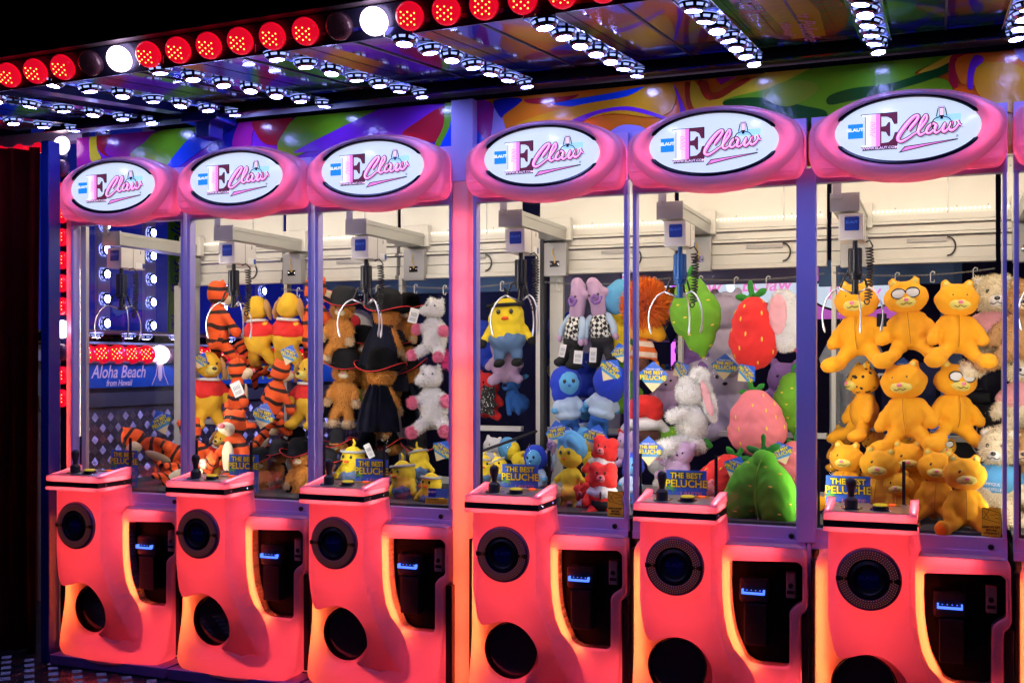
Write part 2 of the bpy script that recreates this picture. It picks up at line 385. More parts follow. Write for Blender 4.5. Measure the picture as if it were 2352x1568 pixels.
def toy_proto(kind):
    """list of (part name, mesh, material, parent index) for a toy one unit tall"""
    if kind in PROTO: return PROTO[kind]
    P = []
    def add(nm, bm, m, par=None, vox=.021, sm_=3, fur=None, raw=False):
        if raw:
            me = bpy.data.meshes.new(nm); bm.to_mesh(me); bm.free()
            for p in me.polygons: p.use_smooth = True
        else: me = melt(bm, vox, sm_, fur)
        me.materials.clear(); me.materials.append(M[m]); P.append((nm, me, par)); return len(P) - 1
    N_ = bmesh.new
    def eyes(x, y, z, r_=.018, par=None):
        for s in (-1, 1): b = N_(); E_(b, (s * x, y, z), (r_, r_ * .6, r_ * 1.15), seg=10); add('eye', b, 'eye_black', par, raw=True)
    if kind.startswith('goldbear') or kind in ('creambear', 'redbear', 'tanbear', 'creambear_blue'):
        bodym = {'goldbear': 'toy_gold', 'goldbear_spot': 'toy_gold', 'creambear': 'toy_cream', 'redbear': 'toy_brightred', 'tanbear': 'toy_tan', 'creambear_blue': 'toy_cream', 'goldbear_sit': 'toy_gold', 'goldbear_shades': 'toy_gold'}[kind]
        fur = (2600, .035, .3) if bodym in ('toy_cream', 'toy_tan') else None
        b = N_(); E_(b, (0, 0, -.13), (.195, .17, .215)); E_(b, (0, 0, .0), (.14, .13, .13))
        if kind == 'goldbear_sit':
            for s in (-1, 1):
                Cp(b, [(s * .12, -.02, .02), (s * .20, -.10, -.12), (s * .18, -.16, -.24)], [.058, .06, .062])
                Cp(b, [(s * .10, -.08, -.27), (s * .24, -.26, -.36)], [.085, .075]); E_(b, (s * .27, -.30, -.35), (.085, .08, .11), (20, 0, s * 20))
        else:
            for s in (-1, 1):
                Cp(b, [(s * .13, 0, .03), (s * .22, -.05, -.07), (s * .26, -.10, -.17)], [.058, .056, .06]); E_(b, (s * .265, -.11, -.19), (.075, .06, .07))
                Cp(b, [(s * .09, -.04, -.26), (s * .17, -.13, -.36), (s * .23, -.18, -.42)], [.09, .08, .075]); E_(b, (s * .27, -.24, -.42), (.115, .13, .085), (10, 0, s * 25))
        add('body', b, bodym, fur=fur)
        b = N_(); hw = .25 if bodym == 'toy_gold' else .17
        E_(b, (0, -.01, .25), (hw, .185, .18 if bodym == 'toy_gold' else .165)); E_(b, (0, -.02, .33), (.13, .13, .12))
        if kind == 'redbear':
            b.clear(); E_(b, (0, 0, .22), (.24, .18, .20)); E_(b, (-.12, 0, .34), (.12, .15, .12)); E_(b, (.12, 0, .34), (.12, .15, .12)); E_(b, (-.13, 0, .12), (.11, .14, .1)); E_(b, (.13, 0, .12), (.11, .14, .1))
        for s in (-1, 1): E_(b, (s * .12, 0, .43 if bodym == 'toy_gold' else .40), (.06, .035, .06))
        h = add('head', b, bodym if kind != 'goldbear_spot' else 'toy_goldspot', fur=fur)
        mz = {'toy_gold': 'toy_paleyellow', 'toy_cream': 'toy_white', 'toy_brightred': 'toy_rose', 'toy_tan': 'toy_buff'}[bodym]
        b = N_(); E_(b, (0, -.155, .20), (.115 if bodym == 'toy_gold' else .07, .07, .065)); add('muzzle', b, mz, h, vox=.012)
        b = N_(); E_(b, (0, -.225, .225), (.028, .018, .02), seg=10); add('nose', b, 'toy_pink' if bodym == 'toy_gold' else 'eye_black', h, raw=True)
        b = N_(); tube(b, catmull([(-.06, -.205, .185), (-.03, -.225, .172), (0, -.228, .188), (.03, -.225, .172), (.06, -.205, .185)], 4, False), .004, 5); add('mouth', b, 'stitch', h, raw=True)
        eyes(.068, -.165, .295, .020, h)
        for s in (-1, 1): b = N_(); E_(b, (s * .12, -.035, .43 if bodym == 'toy_gold' else .40), (.035, .012, .036), seg=10); add('inner_ear', b, mz if bodym != 'toy_gold' else 'toy_black' if False else mz, h, raw=True)
        if kind.startswith('goldbear'):
            b = N_(); tube(b, catmull([(0, -.135, .08), (0, -.168, .0), (0, -.190, -.10), (0, -.182, -.20), (0, -.15, -.27)], 4, False), .004, 5); add('belly_seam', b, 'toy_goldseam', 0, raw=True)
        if kind == 'goldbear_shades':
            for s in (-1, 1):
                b = N_(); E_(b, (s * .075, -.175, .30), (.070, .022, .055), (0, s * 8, 0)); add('lens', b, 'toy_white', h, raw=True)
                b = N_(); tube(b, [(s * .075 + .073 * math.cos(a), -.190 + .02 * abs(math.cos(a)), .30 + .057 * math.sin(a)) for a in [k * math.pi / 9 for k in range(18)]], .009, 6, closed=True); add('glasses_rim', b, 'eye_black', h, raw=True)
        if kind == 'creambear' or kind == 'creambear_blue':
            b = N_(); E_(b, (0, 0, -.07), (.218, .195, .16)); E_(b, (0, 0, .03), (.16, .15, .12))
            for s in (-1, 1): Cp(b, [(s * .13, 0, .03), (s * .21, -.04, -.05)], [.078, .080])
            add('shirt', b, 'toy_peach' if kind == 'creambear' else 'toy_sky')
        if kind == 'redbear':
            b = N_(); E_(b, (0, -.01, -.06), (.208, .185, .12)); E_(b, (0, 0, .02), (.155, .145, .11))
            for s in (-1, 1): Cp(b, [(s * .13, 0, .03), (s * .20, -.04, -.04)], [.072, .074])
            add('shirt', b, 'toy_white'); b = N_(); E_(b, (0, -.195, -.07), (.02, .010, .07)); add('tie', b, 'toy_brown', raw=True)
            b = N_(); E_(b, (0, 0, -.22), (.212, .188, .14)); add('trousers', b, 'toy_black')
    elif kind in ('tiger', 'tiger_back'):
        b = N_(); E_(b, (0, 0, -.08), (.13, .12, .20)); E_(b, (0, 0, -.20), (.14, .13, .13)); E_(b, (0, 0, .08), (.10, .09, .12))
        for s in (-1, 1):
            Cp(b, [(s * .08, 0, .10), (s * .17, -.03, .0), (s * .22, -.08, -.12)], [.05, .045, .05]); E_(b, (s * .225, -.09, -.14), .058)
            Cp(b, [(s * .08, -.02, -.27), (s * .15, -.07, -.37), (s * .19, -.12, -.43)], [.07, .058, .055]); E_(b, (s * .20, -.16, -.44), (.06, .09, .055))
        Cp(b, [(0, .10, -.24), (-.12, .16, -.30), (-.24, .14, -.26), (-.30, .12, -.16)], [.035, .033, .033, .038]); add('body', b, 'toy_tiger')
        b = N_(); E_(b, (0, 0, .30), (.13, .12, .14)); 
        for s in (-1, 1): E_(b, (s * .11, 0, .40), (.04, .025, .045))
        h = add('head', b, 'toy_tiger')
        b = N_(); E_(b, (0, -.12, .245), (.095, .08, .065)); E_(b, (0, -.09, .20), (.06, .05, .04)); add('muzzle', b, 'toy_cream', h, vox=.012)
        b = N_(); E_(b, (0, -.20, .27), (.045, .03, .03), seg=10); add('nose', b, 'toy_rose', h, raw=True)
        b = N_(); E_(b, (0, -.105, -.06), (.08, .03, .17)); add('belly', b, 'toy_cream', 0, raw=True); eyes(.045, -.108, .345, .015, h)
    elif kind in ('pup', 'pup_back'):
        b = N_(); E_(b, (0, 0, -.14), (.18, .16, .19)); E_(b, (0, 0, .0), (.13, .12, .14))
        for s in (-1, 1):
            Cp(b, [(s * .12, 0, .05), (s * .21, -.04, -.06), (s * .235, -.08, -.15)], [.055, .05, .052])
            Cp(b, [(s * .09, -.03, -.28), (s * .14, -.08, -.40)], [.085, .075]); E_(b, (s * .15, -.12, -.43), (.08, .11, .065))
        add('body', b, 'toy_yellow'); b = N_(); E_(b, (0, 0, .27), (.155, .145, .15)); E_(b, (0, 0, .35), (.11, .10, .10)); h = add('head', b, 'toy_yellow')
        for s in (-1, 1): b = N_(); E_(b, (s * .175, -.01, .25), (.035, .07, .15), (0, -s * 14, 0)); add('ear', b, 'toy_tan', h, vox=.014)
        b = N_(); E_(b, (0, -.135, .225), (.075, .07, .055)); add('muzzle', b, 'toy_paleyellow', h, vox=.012); b = N_(); E_(b, (0, -.205, .245), (.03, .02, .022), seg=10); add('nose', b, 'eye_black', h, raw=True); eyes(.05, -.135, .305, .014, h)
        b = N_(); E_(b, (0, 0, .0), (.165, .15, .125)); E_(b, (0, 0, -.07), (.182, .165, .08))
        for s in (-1, 1): Cp(b, [(s * .11, 0, .06), (s * .20, -.03, -.03)], [.066, .066])
        add('sweater', b, 'toy_brightred')
        b = N_(); tube(b, [(.13 * math.cos(a), .12 * math.sin(a), .115) for a in [k * math.pi / 12 for k in range(24)]], .018, 8, closed=True); add('collar', b, 'toy_white', raw=True)
    elif kind in ('hatted', 'hatted_back'):
        F = (2400, .035, .8); b = N_(); E_(b, (0, 0, -.14), (.12, .11, .17)); E_(b, (0, 0, .0), (.10, .09, .12))
        for s in (-1, 1):
            Cp(b, [(s * .09, 0, .05), (s * .16, -.04, -.05), (s * .17, -.08, -.15)], [.045, .045, .045])
            Cp(b, [(s * .07, -.02, -.26), (s * .09, -.05, -.40)], [.06, .055])
        add('body', b, 'toy_ginger', fur=F); b = N_(); E_(b, (0, 0, .20), (.14, .13, .125)); 
        h = add('head', b, 'toy_ginger', fur=(2000, .035, .4))
        b = N_(); E_(b, (0, -.11, .165), (.07, .06, .045)); add('muzzle', b, 'toy_cream', h, vox=.012); eyes(.05, -.125, .22, .014, h)
        b = N_(); E_(b, (0, -.165, .185), (.018, .014, .012), seg=8); add('nose', b, 'toy_pink', h, raw=True)
        for s in (-1, 1): b = N_(); E_(b, (s * .175, -.09, -.17), (.05, .05, .055)); add('paw', b, 'toy_buff', 0, fur=(500, .03, .3))
        for s in (-1, 1): b = N_(); E_(b, (s * .09, -.08, -.43), (.065, .09, .05)); add('foot', b, 'toy_buff', 0, fur=(500, .03, .3))
        b = N_(); n = 40; rows = []
        for (r_, z, w) in ((.285, .29, .05), (.24, .262, .035), (.175, .262, .0), (.172, .35, 0), (.15, .44, 0), (.10, .49, 0), (.001, .50, 0)):
            rows.append([b.verts.new((r_ * math.cos(2 * math.pi * k / n), r_ * .85 * math.sin(2 * math.pi * k / n), z + w * math.cos(4 * math.pi * k / n))) for k in range(n)])
        for A, B_ in zip(rows, rows[1:]):
            for k in range(n): b.faces.new((A[k], A[(k + 1) % n], B_[(k + 1) % n], B_[k]))
        bmesh.ops.solidify(b, geom=b.faces[:], thickness=.012); ht = add('hat', b, 'toy_black', raw=True)
        b = N_(); tube(b, [(.285 * math.cos(2 * math.pi * k / n), .242 * math.sin(2 * math.pi * k / n), .29 + .05 * math.cos(4 * math.pi * k / n)) for k in range(n)], .0045, 6, closed=True); add('hat_piping', b, 'toy_red', ht, raw=True)
        b = N_(); rows = []
        for z, r_ in ((.11, .10), (.0, .15), (-.12, .19), (-.26, .22), (-.38, .24)):
            rows.append([b.verts.new((r_ * math.cos(a) * 1.0, r_ * .9 * math.sin(a) + .01 + .012 * math.sin(a * 9), z)) for a in [R(-10 + 200 * k / 24) for k in range(25)]])
        for A, B_ in zip(rows, rows[1:]):
            for k in range(24): b.faces.new((A[k], A[k + 1], B_[k + 1], B_[k]))
        bmesh.ops.solidify(b, geom=b.faces[:], thickness=.01); add('cape', b, 'toy_navy', raw=True)
    elif kind == 'fluffy':
        F = (3200, .03, .3); b = N_(); E_(b, (0, 0, -.12), (.17, .16, .20)); E_(b, (-.02, 0, .04), (.13, .12, .13))
        for s in (-1, 1): Cp(b, [(s * .11, -.03, .03), (s * .20, -.10, -.02)], [.06, .055]); Cp(b, [(s * .10, -.05, -.26), (s * .19, -.16, -.35)], [.075, .065])
        add('body', b, 'toy_white', fur=F); b = N_(); E_(b, (-.02, -.02, .27), (.14, .13, .13)); E_(b, (-.08, -.12, .24), (.09, .09, .07)); 
        for s in (-1, 1): E_(b, (s * .10 - .02, .02, .38), (.035, .03, .05))
        h = add('head', b, 'toy_white', fur=(1600, .028, .2))
        for (x, y, z) in ((-.22, -.12, -.02), (.22, -.12, -.02), (-.21, -.21, -.37), (.21, -.21, -.37)): b = N_(); E_(b, (x, y, z), (.068, .06, .068)); add('paw', b, 'toy_pink', 0, fur=(900, .03, 0))
        b = N_(); E_(b, (-.05, -.16, .31), .012, seg=8); E_(b, (.06, -.13, .31), .012, seg=8); add('eye', b, 'eye_black', h, raw=True)
        b = N_(); Cp(b, [(.12, .05, -.30), (.2, .0, -.38), (.24, -.03, -.47)], [.03, .04, .02]); add('tail', b, 'toy_hotpink', 0, fur=(900, .08, 1.))
    elif kind in ('chick', 'chick_hang'):
        b = N_(); E_(b, (0, 0, .10), (.22, .19, .24)); E_(b, (0, 0, -.08), (.225, .195, .22)); 
        for s in (-1, 1): Cp(b, [(s * .20, 0, -.02), (s * .28, -.05, -.16)], [.05, .045])
        add('body', b, 'toy_lemon')
        b = N_(); E_(b, (0, 0, -.14), (.232, .202, .17)); 
        for s in (-1, 1): Cp(b, [(s * .10, -.02, -.26), (s * .11, -.04, -.36)], [.075, .07])
        add('overalls', b, 'toy_denim')
        for s in (-1, 1): b = N_(); E_(b, (s * .11, -.08, -.43), (.08, .11, .06)); add('foot', b, 'toy_black' if kind == 'chick_hang' else 'toy_orange'); b = N_(); E_(b, (s * .29, -.06, -.19), (.06, .055, .06)); add('wing_tip', b, 'toy_black' if kind == 'chick_hang' else 'toy_lemon')
        eyes(.075, -.178, .17, .026, 0); b = N_(); E_(b, (0, -.20, .09), (.045, .05, .022)); add('beak', b, 'toy_orange', 0, raw=True)
        b = N_(); tube(b, [(.226 * math.cos(a), .196 * math.sin(a), .25 - .0 * a) for a in [k * math.pi / 14 for k in range(28)]], .022, 8, closed=True)
        for v in b.verts: v.co.x *= .93; v.co.y *= .93
        add('headband', b, 'toy_black' if kind == 'chick_hang' else 'toy_silver', 0, raw=True)
        b = N_(); Cp(b, [(0, 0, .32), (.03, 0, .40), (.0, 0, .45)], [.025, .025, .015]); add('tuft', b, 'toy_black' if kind == 'chick_hang' else 'toy_lemon', 0, raw=True)
    elif kind == 'longhead':
        b = N_(); Cp(b, [(0, 0, .12), (0, 0, .25), (0, 0, .38)], [.085, .095, .085]); E_(b, (-.02, -.02, .44), (.075, .07, .06)); 
        for s in (-1, 1): E_(b, (s * .11, .02, .33), (.035, .04, .05))
        h = add('head', b, 'toy_lilac'); b = N_(); Cp(b, [(.02 + (.02 + .0065 * k) * math.cos(k * .9), -.10, .26 + (.02 + .0065 * k) * math.sin(k * .9)) for k in range(8)], [.018] * 8, 7); add('curl', b, 'toy_purple', h, raw=True)
        b = N_(); E_(b, (0, 0, -.02), (.115, .095, .15)); E_(b, (0, 0, -.12), (.12, .10, .08)); add('jumper', b, 'toy_houndstooth')
        for s in (-1, 1): b = N_(); Cp(b, [(s * .10, 0, .07), (s * .16, -.03, -.04), (s * .17, -.05, -.12)], [.045, .042, .040]); a_ = add('sleeve', b, 'toy_paleblue'); b = N_(); E_(b, (s * .175, -.055, -.17), (.042, .04, .055)); add('hand', b, 'toy_lilac', a_)
        b = N_(); E_(b, (0, 0, -.20), (.13, .11, .09)); 
        for s in (-1, 1): Cp(b, [(s * .06, 0, -.25), (s * .09, -.04, -.38)], [.07, .065]); E_(b, (s * .10, -.07, -.42), (.07, .10, .06))
        add('trousers', b, 'toy_black'); eyes(.05, -.085, .30, .014, h)
    elif kind == 'hood':
        b = N_(); E_(b, (0, -.03, .24), (.16, .14, .17)); h = add('head', b, 'toy_sky'); b = N_(); E_(b, (-.02, .04, .24), (.225, .17, .24), (0, 14, 0)); E_(b, (-.10, .03, .12), (.13, .13, .15)); add('hood', b, 'toy_blue', h)
        b = N_(); E_(b, (0, 0, -.10), (.16, .14, .17)); E_(b, (0, 0, -.20), (.185, .16, .08)); 
        for s in (-1, 1): Cp(b, [(s * .11, 0, .0), (s * .18, -.06, -.09)], [.06, .058])
        add('sweater', b, 'toy_paleblue')
        for s in (-1, 1): b = N_(); E_(b, (s * .195, -.08, -.12), (.055, .055, .055)); add('hand', b, 'toy_sky')
        b = N_(); E_(b, (0, 0, -.27), (.14, .12, .09)); 
        for s in (-1, 1): Cp(b, [(s * .07, 0, -.30), (s * .09, -.04, -.41)], [.06, .055]); E_(b, (s * .10, -.08, -.43), (.06, .09, .045))
        add('trousers', b, 'toy_deepblue'); eyes(.06, -.16, .27, .024, h)
        b = N_(); E_(b, (0, -.18, .21), (.025, .02, .02), seg=8); add('nose', b, 'toy_deepblue', h, raw=True)
    elif kind == 'tufted':
        b = N_(); E_(b, (0, 0, .20), (.17, .15, .19)); h = add('head', b, 'toy_lemon'); b = N_(); E_(b, (0, .04, .27), (.20, .17, .19)); E_(b, (0, .0, .42), (.10, .09, .07)); Cp(b, [(-.08, -.10, .37), (-.15, -.06, .28)], [.05, .03]); Cp(b, [(.06, -.11, .38), (.15, -.06, .27)], [.05, .03]); add('hair', b, 'toy_sky', h)
        b = N_(); E_(b, (0, 0, -.12), (.12, .11, .17)); E_(b, (0, 0, -.28), (.19, .16, .10)); 
        for s in (-1, 1): Cp(b, [(s * .09, 0, -.02), (s * .20, -.05, -.14)], [.035, .035]); Cp(b, [(s * .07, -.02, -.32), (s * .10, -.08, -.45)], [.04, .04])
        add('body', b, 'toy_lemon'); eyes(.06, -.145, .22, .022, h); b = N_(); E_(b, (0, -.165, .15), (.02, .018, .015), seg=8); add('nose', b, 'toy_orange', h, raw=True)
    elif kind == 'flamehair':
        b = N_(); E_(b, (0, .02, .26), (.15, .14, .17)); h = add('hair', b, 'toy_flame', fur=(6000, .10, -.1)); 
        b = N_(); E_(b, (0, -.03, .06), (.15, .12, .12)); E_(b, (.12, -.05, .0), (.08, .08, .08)); E_(b, (-.12, -.05, .0), (.08, .08, .08)); add('head', b, 'toy_gold')
        b = N_(); E_(b, (0, 0, -.16), (.09, .08, .12)); 
        for s in (-1, 1): Cp(b, [(s * .07, 0, -.09), (s * .12, -.03, -.24)], [.035, .032])
        add('jumper', b, 'toy_striped'); b = N_(); E_(b, (0, 0, -.29), (.085, .075, .08)); 
        for s in (-1, 1): Cp(b, [(s * .04, 0, -.32), (s * .05, -.02, -.44)], [.04, .035])
        add('trousers', b, 'toy_brown'); 
        for s in (-1, 1): b = N_(); Cp(b, [(s * .13, -.04, -.26), (s * .15, -.06, -.36)], [.028, .03]); add('arm', b, 'toy_gold')
    elif kind in ('strawberry', 'pear', 'peach', 'bigleaf', 'pearsmall'):
        m_ = {'strawberry': 'toy_brightred', 'pear': 'toy_green', 'peach': 'toy_rose', 'bigleaf': 'toy_brightgreen', 'pearsmall': 'toy_green'}[kind]
        b = N_()
        if kind == 'bigleaf':
            E_(b, (-.16, 0, -.10), (.20, .17, .36), (0, 16, 0)); E_(b, (.16, -.02, -.10), (.21, .18, .36), (0, -16, 0)); E_(b, (0, .04, -.02), (.19, .15, .34)); E_(b, (0, 0, .25), (.12, .11, .10))
            prof = lambda z: .30
        elif kind == 'peach': E_(b, (0, 0, -.14), (.37, .26, .30)); E_(b, (0, 0, .0), (.32, .24, .30)); E_(b, (0, 0, .14), (.22, .17, .22))
        elif kind == 'strawberry': E_(b, (0, 0, -.12), (.265, .21, .31)); E_(b, (0, 0, .02), (.235, .20, .30)); E_(b, (0, 0, .14), (.17, .15, .20))
        else: E_(b, (0, 0, .02), (.28, .20, .30)); E_(b, (0, 0, .18), (.19, .15, .25)); E_(b, (0, 0, -.20), (.17, .13, .20)); E_(b, (0, 0, -.36), (.05, .05, .10))
        k0 = add('body', b, m_)
        me = P[k0][1]; rr = random.Random(5); bb = N_(); bt = N_()
        vs = [v for v in me.vertices if v.normal.y < -.25 and abs(v.normal.z) < .75]
        chosen = []
        for _ in range(400):
            v = rr.choice(vs)
            if all((v.co - q.co).length > .13 for q in chosen): chosen.append(v)
            if len(chosen) >= 13: break
        for v in chosen:
            q = Vector((0, -1, 0)).rotation_difference(v.normal); mt = Matrix.Translation(v.co) @ q.to_matrix().to_4x4() @ Matrix.Diagonal((.010 if 'pear' not in kind and kind != 'bigleaf' else .02, .006, .026 if 'pear' not in kind and kind != 'bigleaf' else .009, 1))
            bmesh.ops.create_uvsphere(bb, u_segments=8, v_segments=6, radius=1, matrix=mt)
        o_ = add('seeds', bb, 'seed', k0, raw=True)
        b = N_(); top = .33 if kind != 'pear' else .40
        if kind in ('pear', 'pearsmall'): Cp(b, [(0, 0, .38), (.02, 0, .46), (.05, 0, .50)], [.025, .025, .035])
        else: E_(b, (-.02, 0, top + .08), (.035, .02, .10), (0, -6, 0)); E_(b, (.08, -.01, top + .04), (.09, .02, .04), (0, -35, 0)); E_(b, (-.10, -.01, top - .0), (.09, .02, .035), (0, 15, 0))
        add('leaf', b, 'toy_darkgreen', k0, vox=.010)
        if kind == 'bigleaf':
            b = N_(); tube(b, catmull([(0, -.10, .26), (-.02, -.19, .10), (-.01, -.20, -.08), (.02, -.18, -.25), (.05, -.14, -.38)], 5, False), .008, 6); add('seam', b, 'toy_green', k0, raw=True)
    elif kind in ('rabbit', 'earflap'):
        F = (5000, .028, .2); b = N_()
        if kind == 'rabbit':
            E_(b, (0, 0, -.10), (.17, .15, .22)); E_(b, (.02, 0, -.33), (.16, .14, .10)); Cp(b, [(-.08, -.10, -.33), (-.20, -.20, -.36), (-.27, -.22, -.38)], [.085, .085, .08]); Cp(b, [(-.08, -.10, -.02), (-.20, -.17, -.06)], [.07, .07]); add('body', b, 'toy_white', fur=F)
            b = N_(); E_(b, (-.02, -.02, .20), (.16, .14, .16)); h = add('head', b, 'toy_white', fur=(3000, .025, .2))
            b = N_(); E_(b, (.14, -.08, .16), (.085, .04, .28), (0, -20, 0)); E_(b, (.05, -.06, .36), (.11, .05, .11)); e_ = add('ear', b, 'toy_white', h, fur=(2500, .022, .2)); b = N_(); E_(b, (.135, -.122, .16), (.055, .012, .22), (0, -20, 0)); add('inner_ear', b, 'toy_innerear', h)
            b = N_(); E_(b, (.16, -.04, -.30), (.09, .02, .05), (0, 30, 0)); add('leaf', b, 'toy_darkgreen')
        else:
            E_(b, (0, 0, 0), (.26, .12, .44), (0, -6, 0)); E_(b, (.06, 0, -.30), (.17, .11, .16)); add('ear', b, 'toy_white', fur=F); b = N_(); E_(b, (-.06, -.10, .06), (.14, .04, .30), (0, -4, 0)); add('inner_ear', b, 'toy_innerear', 0)
            b = N_(); E_(b, (.22, .08, -.05), (.16, .12, .42)); add('body', b, 'toy_brightred')
    elif kind in ('bluedog',):
        b = N_(); E_(b, (.08, .05, -.22), (.24, .20, .20)); E_(b, (-.02, 0, -.05), (.14, .13, .18))
        for s in (-1, 1): Cp(b, [(s * .09 - .02, -.08, -.10), (s * .09 - .02, -.12, -.40)], [.07, .06])
        add('body', b, 'toy_deepblue'); b = N_(); E_(b, (-.02, -.04, .22), (.20, .17, .18)); E_(b, (-.12, -.16, .14), (.10, .09, .08)); h = add('head', b, 'toy_deepblue')
        for s in (-1, 1): b = N_(); E_(b, (s * .22, .0, .30), (.13, .03, .06), (0, s * -20 + 10, 0)); add('ear', b, 'toy_sky', h)
        b = N_(); E_(b, (-.15, -.25, .17), (.045, .03, .035), seg=10); add('nose', b, 'toy_navy', h, raw=True); eyes(.10, -.20, .27, .022, h)
    elif kind in ('lump_lilac', 'lump_purple', 'lump_red', 'lump_green', 'lump_white', 'lump_sky', 'lump_black', 'lump_lightlilac', 'lump_floral', 'lump_blue', 'lump_cream', 'lump_rose'):
        mm = 'toy_' + kind[5:]; mm = {'toy_red': 'toy_red', 'toy_white': 'toy_white'}.get(mm, mm)
        b = N_(); E_(b, (0, 0, -.16), (.26, .22, .28)); E_(b, (0, -.02, .18), (.24, .21, .23)); 
        for s in (-1, 1): E_(b, (s * .15, 0, .38), (.06, .04, .08)); Cp(b, [(s * .16, -.05, -.02), (s * .27, -.14, -.14)], [.07, .07]); Cp(b, [(s * .12, -.10, -.32), (s * .22, -.24, -.38)], [.10, .09])
        add('body', b, mm); eyes(.08, -.21, .22, .020, 0); b = N_(); E_(b, (0, -.23, .14), (.03, .02, .02), seg=8); add('nose', b, 'eye_black', 0, raw=True)
    elif kind == 'redback':
        b = N_(); E_(b, (0, 0, .22), (.27, .20, .17)); E_(b, (-.15, 0, .10), (.12, .14, .13)); E_(b, (.15, 0, .10), (.12, .14, .13)); add('head', b, 'toy_brightred')
        b = N_(); E_(b, (0, 0, -.06), (.30, .22, .12)); 
        for s in (-1, 1): Cp(b, [(s * .22, 0, -.04), (s * .33, -.02, -.14)], [.08, .07])
        add('shirt', b, 'toy_white'); b = N_(); E_(b, (0, 0, -.24), (.27, .2, .15)); 
        for s in (-1, 1): Cp(b, [(s * .11, 0, -.30), (s * .13, -.04, -.42)], [.09, .08])
        add('trousers', b, 'toy_brown'); 
        for s in (-1, 1): b = N_(); E_(b, (s * .36, -.03, -.2), (.07, .06, .08)); add('hand', b, 'toy_brightred')
    elif kind == 'hatpile':
        b = N_(); n = 32; rows = []
        for (r_, z, w) in ((.50, -.1, .10), (.38, -.14, .06), (.26, -.12, .0), (.25, .10, 0), (.20, .32, 0), (.10, .40, 0), (.001, .41, 0)):
            rows.append([b.verts.new((r_ * math.cos(2 * math.pi * k / n), r_ * .85 * math.sin(2 * math.pi * k / n), z + w * math.cos(4 * math.pi * k / n))) for k in range(n)])
        for A, B_ in zip(rows, rows[1:]):
            for k in range(n): b.faces.new((A[k], A[(k + 1) % n], B_[(k + 1) % n], B_[k]))
        bmesh.ops.solidify(b, geom=b.faces[:], thickness=.02); add('hat', b, 'toy_black', raw=True)
        b = N_(); tube(b, [(.50 * math.cos(2 * math.pi * k / n), .425 * math.sin(2 * math.pi * k / n), -.1 + .10 * math.cos(4 * math.pi * k / n)) for k in range(n)], .013, 6, closed=True); add('hat_piping', b, 'toy_red', raw=True)
        b = N_(); E_(b, (0, 0, -.2), (.3, .27, .18)); add('head', b, 'toy_ginger', fur=(1500, .05, .3)); b = N_(); E_(b, (0, -.24, -.24), (.13, .08, .08)); add('muzzle', b, 'toy_cream', 2)
    elif kind == 'ball':
        b = N_(); E_(b, (0, 0, 0), .5); add('ball', b, 'toy_white'); b = N_(); E_(b, (.1, -.36, .05), (.26, .16, .26)); add('spot', b, 'toy_red', 0)
    PROTO[kind] = P; return P
plush('toy_innerear', (.85, .42, .44), bs=60, bst=.6)

for k_ in ('goldbear', 'goldbear_shades', 'goldbear_spot', 'goldbear_sit', 'creambear', 'creambear_blue', 'redbear', 'tanbear', 'tiger', 'pup', 'hatted', 'fluffy', 'chick', 'chick_hang', 'longhead', 'hood', 'tufted', 'flamehair', 'strawberry', 'pear', 'peach', 'bigleaf', 'pearsmall', 'rabbit', 'earflap', 'bluedog', 'redback', 'hatpile', 'ball') + tuple('lump_' + q for q in ('lilac', 'purple', 'red', 'green', 'white', 'sky', 'black', 'lightlilac', 'floral', 'blue', 'rose')): toy_proto(k_)

# ------------------------------------------------------------------ ground
def floor_mat():
    m = mat('floor_plate', (.10, .10, .12), .25, .85); nt = m.node_tree; b = nt.nodes['Principled BSDF']
    tc = nt.nodes.new('ShaderNodeTexCoord'); n = nt.nodes.new('ShaderNodeTexNoise'); n.inputs['Scale'].default_value = 3
    nt.links.new(tc.outputs['Object'], n.inputs[0])
    r = nt.nodes.new('ShaderNodeMapRange'); r.inputs[3].default_value = .18; r.inputs[4].default_value = .5
    nt.links.new(n.outputs[0], r.inputs[0]); nt.links.new(r.outputs[0], b.inputs['Roughness'])
    return m
floor_mat(); mat('asphalt', (.02, .02, .022), .85, bump=(120, .6, .004), vary=.3, vscale=40)
bm = bmesh.new(); box(bm, -60, 60, -40, 60, -.40, -.26); struct(obj('ground', bm, 'asphalt'))
bm = bmesh.new(); box(bm, -3.4, 7.0, -1.9, 6.0, -.26, -.004); struct(obj('platform_floor', bm, 'floor_plate'))
# raised tread bars of the chequer plate, five to a diamond, direction alternating
bm = bmesh.new()
for i in range(-16, 18):
    for j in range(0, 14):
        cx, cy = -.75 + i * .075, -1.1 + j * .075
        if cx > .25: continue
        a = R(45 if (i + j) % 2 else -45)
        for k in (-2, -1, 0, 1, 2):
            dx, dy = math.cos(a), math.sin(a); ox, oy = -dy * k * .010, dx * k * .010; hl = .022
            p = [(cx + ox - dx * hl, cy + oy - dy * hl), (cx + ox + dx * hl, cy + oy + dy * hl)]; w = .0028
            q = [bm.verts.new((x_ + sx_ * -dy * w, y_ + sx_ * dx * w, -.0038)) for (x_, y_), sx_ in ((p[0], -1), (p[1], -1), (p[1], 1), (p[0], 1))]
            top = [bm.verts.new((x_, y_, -.0008)) for (x_, y_) in p]
            for f in ((q[0], q[1], top[1], top[0]), (q[2], q[3], top[0], top[1]), (q[1], q[2], top[1]), (q[3], q[0], top[0])): bm.faces.new(f)
o = obj('tread_pattern', bm, 'floor_plate'); o['kind'] = 'stuff'; tag(o, 'raised steel tread bars of the chequer plate floor', 'floor tread')

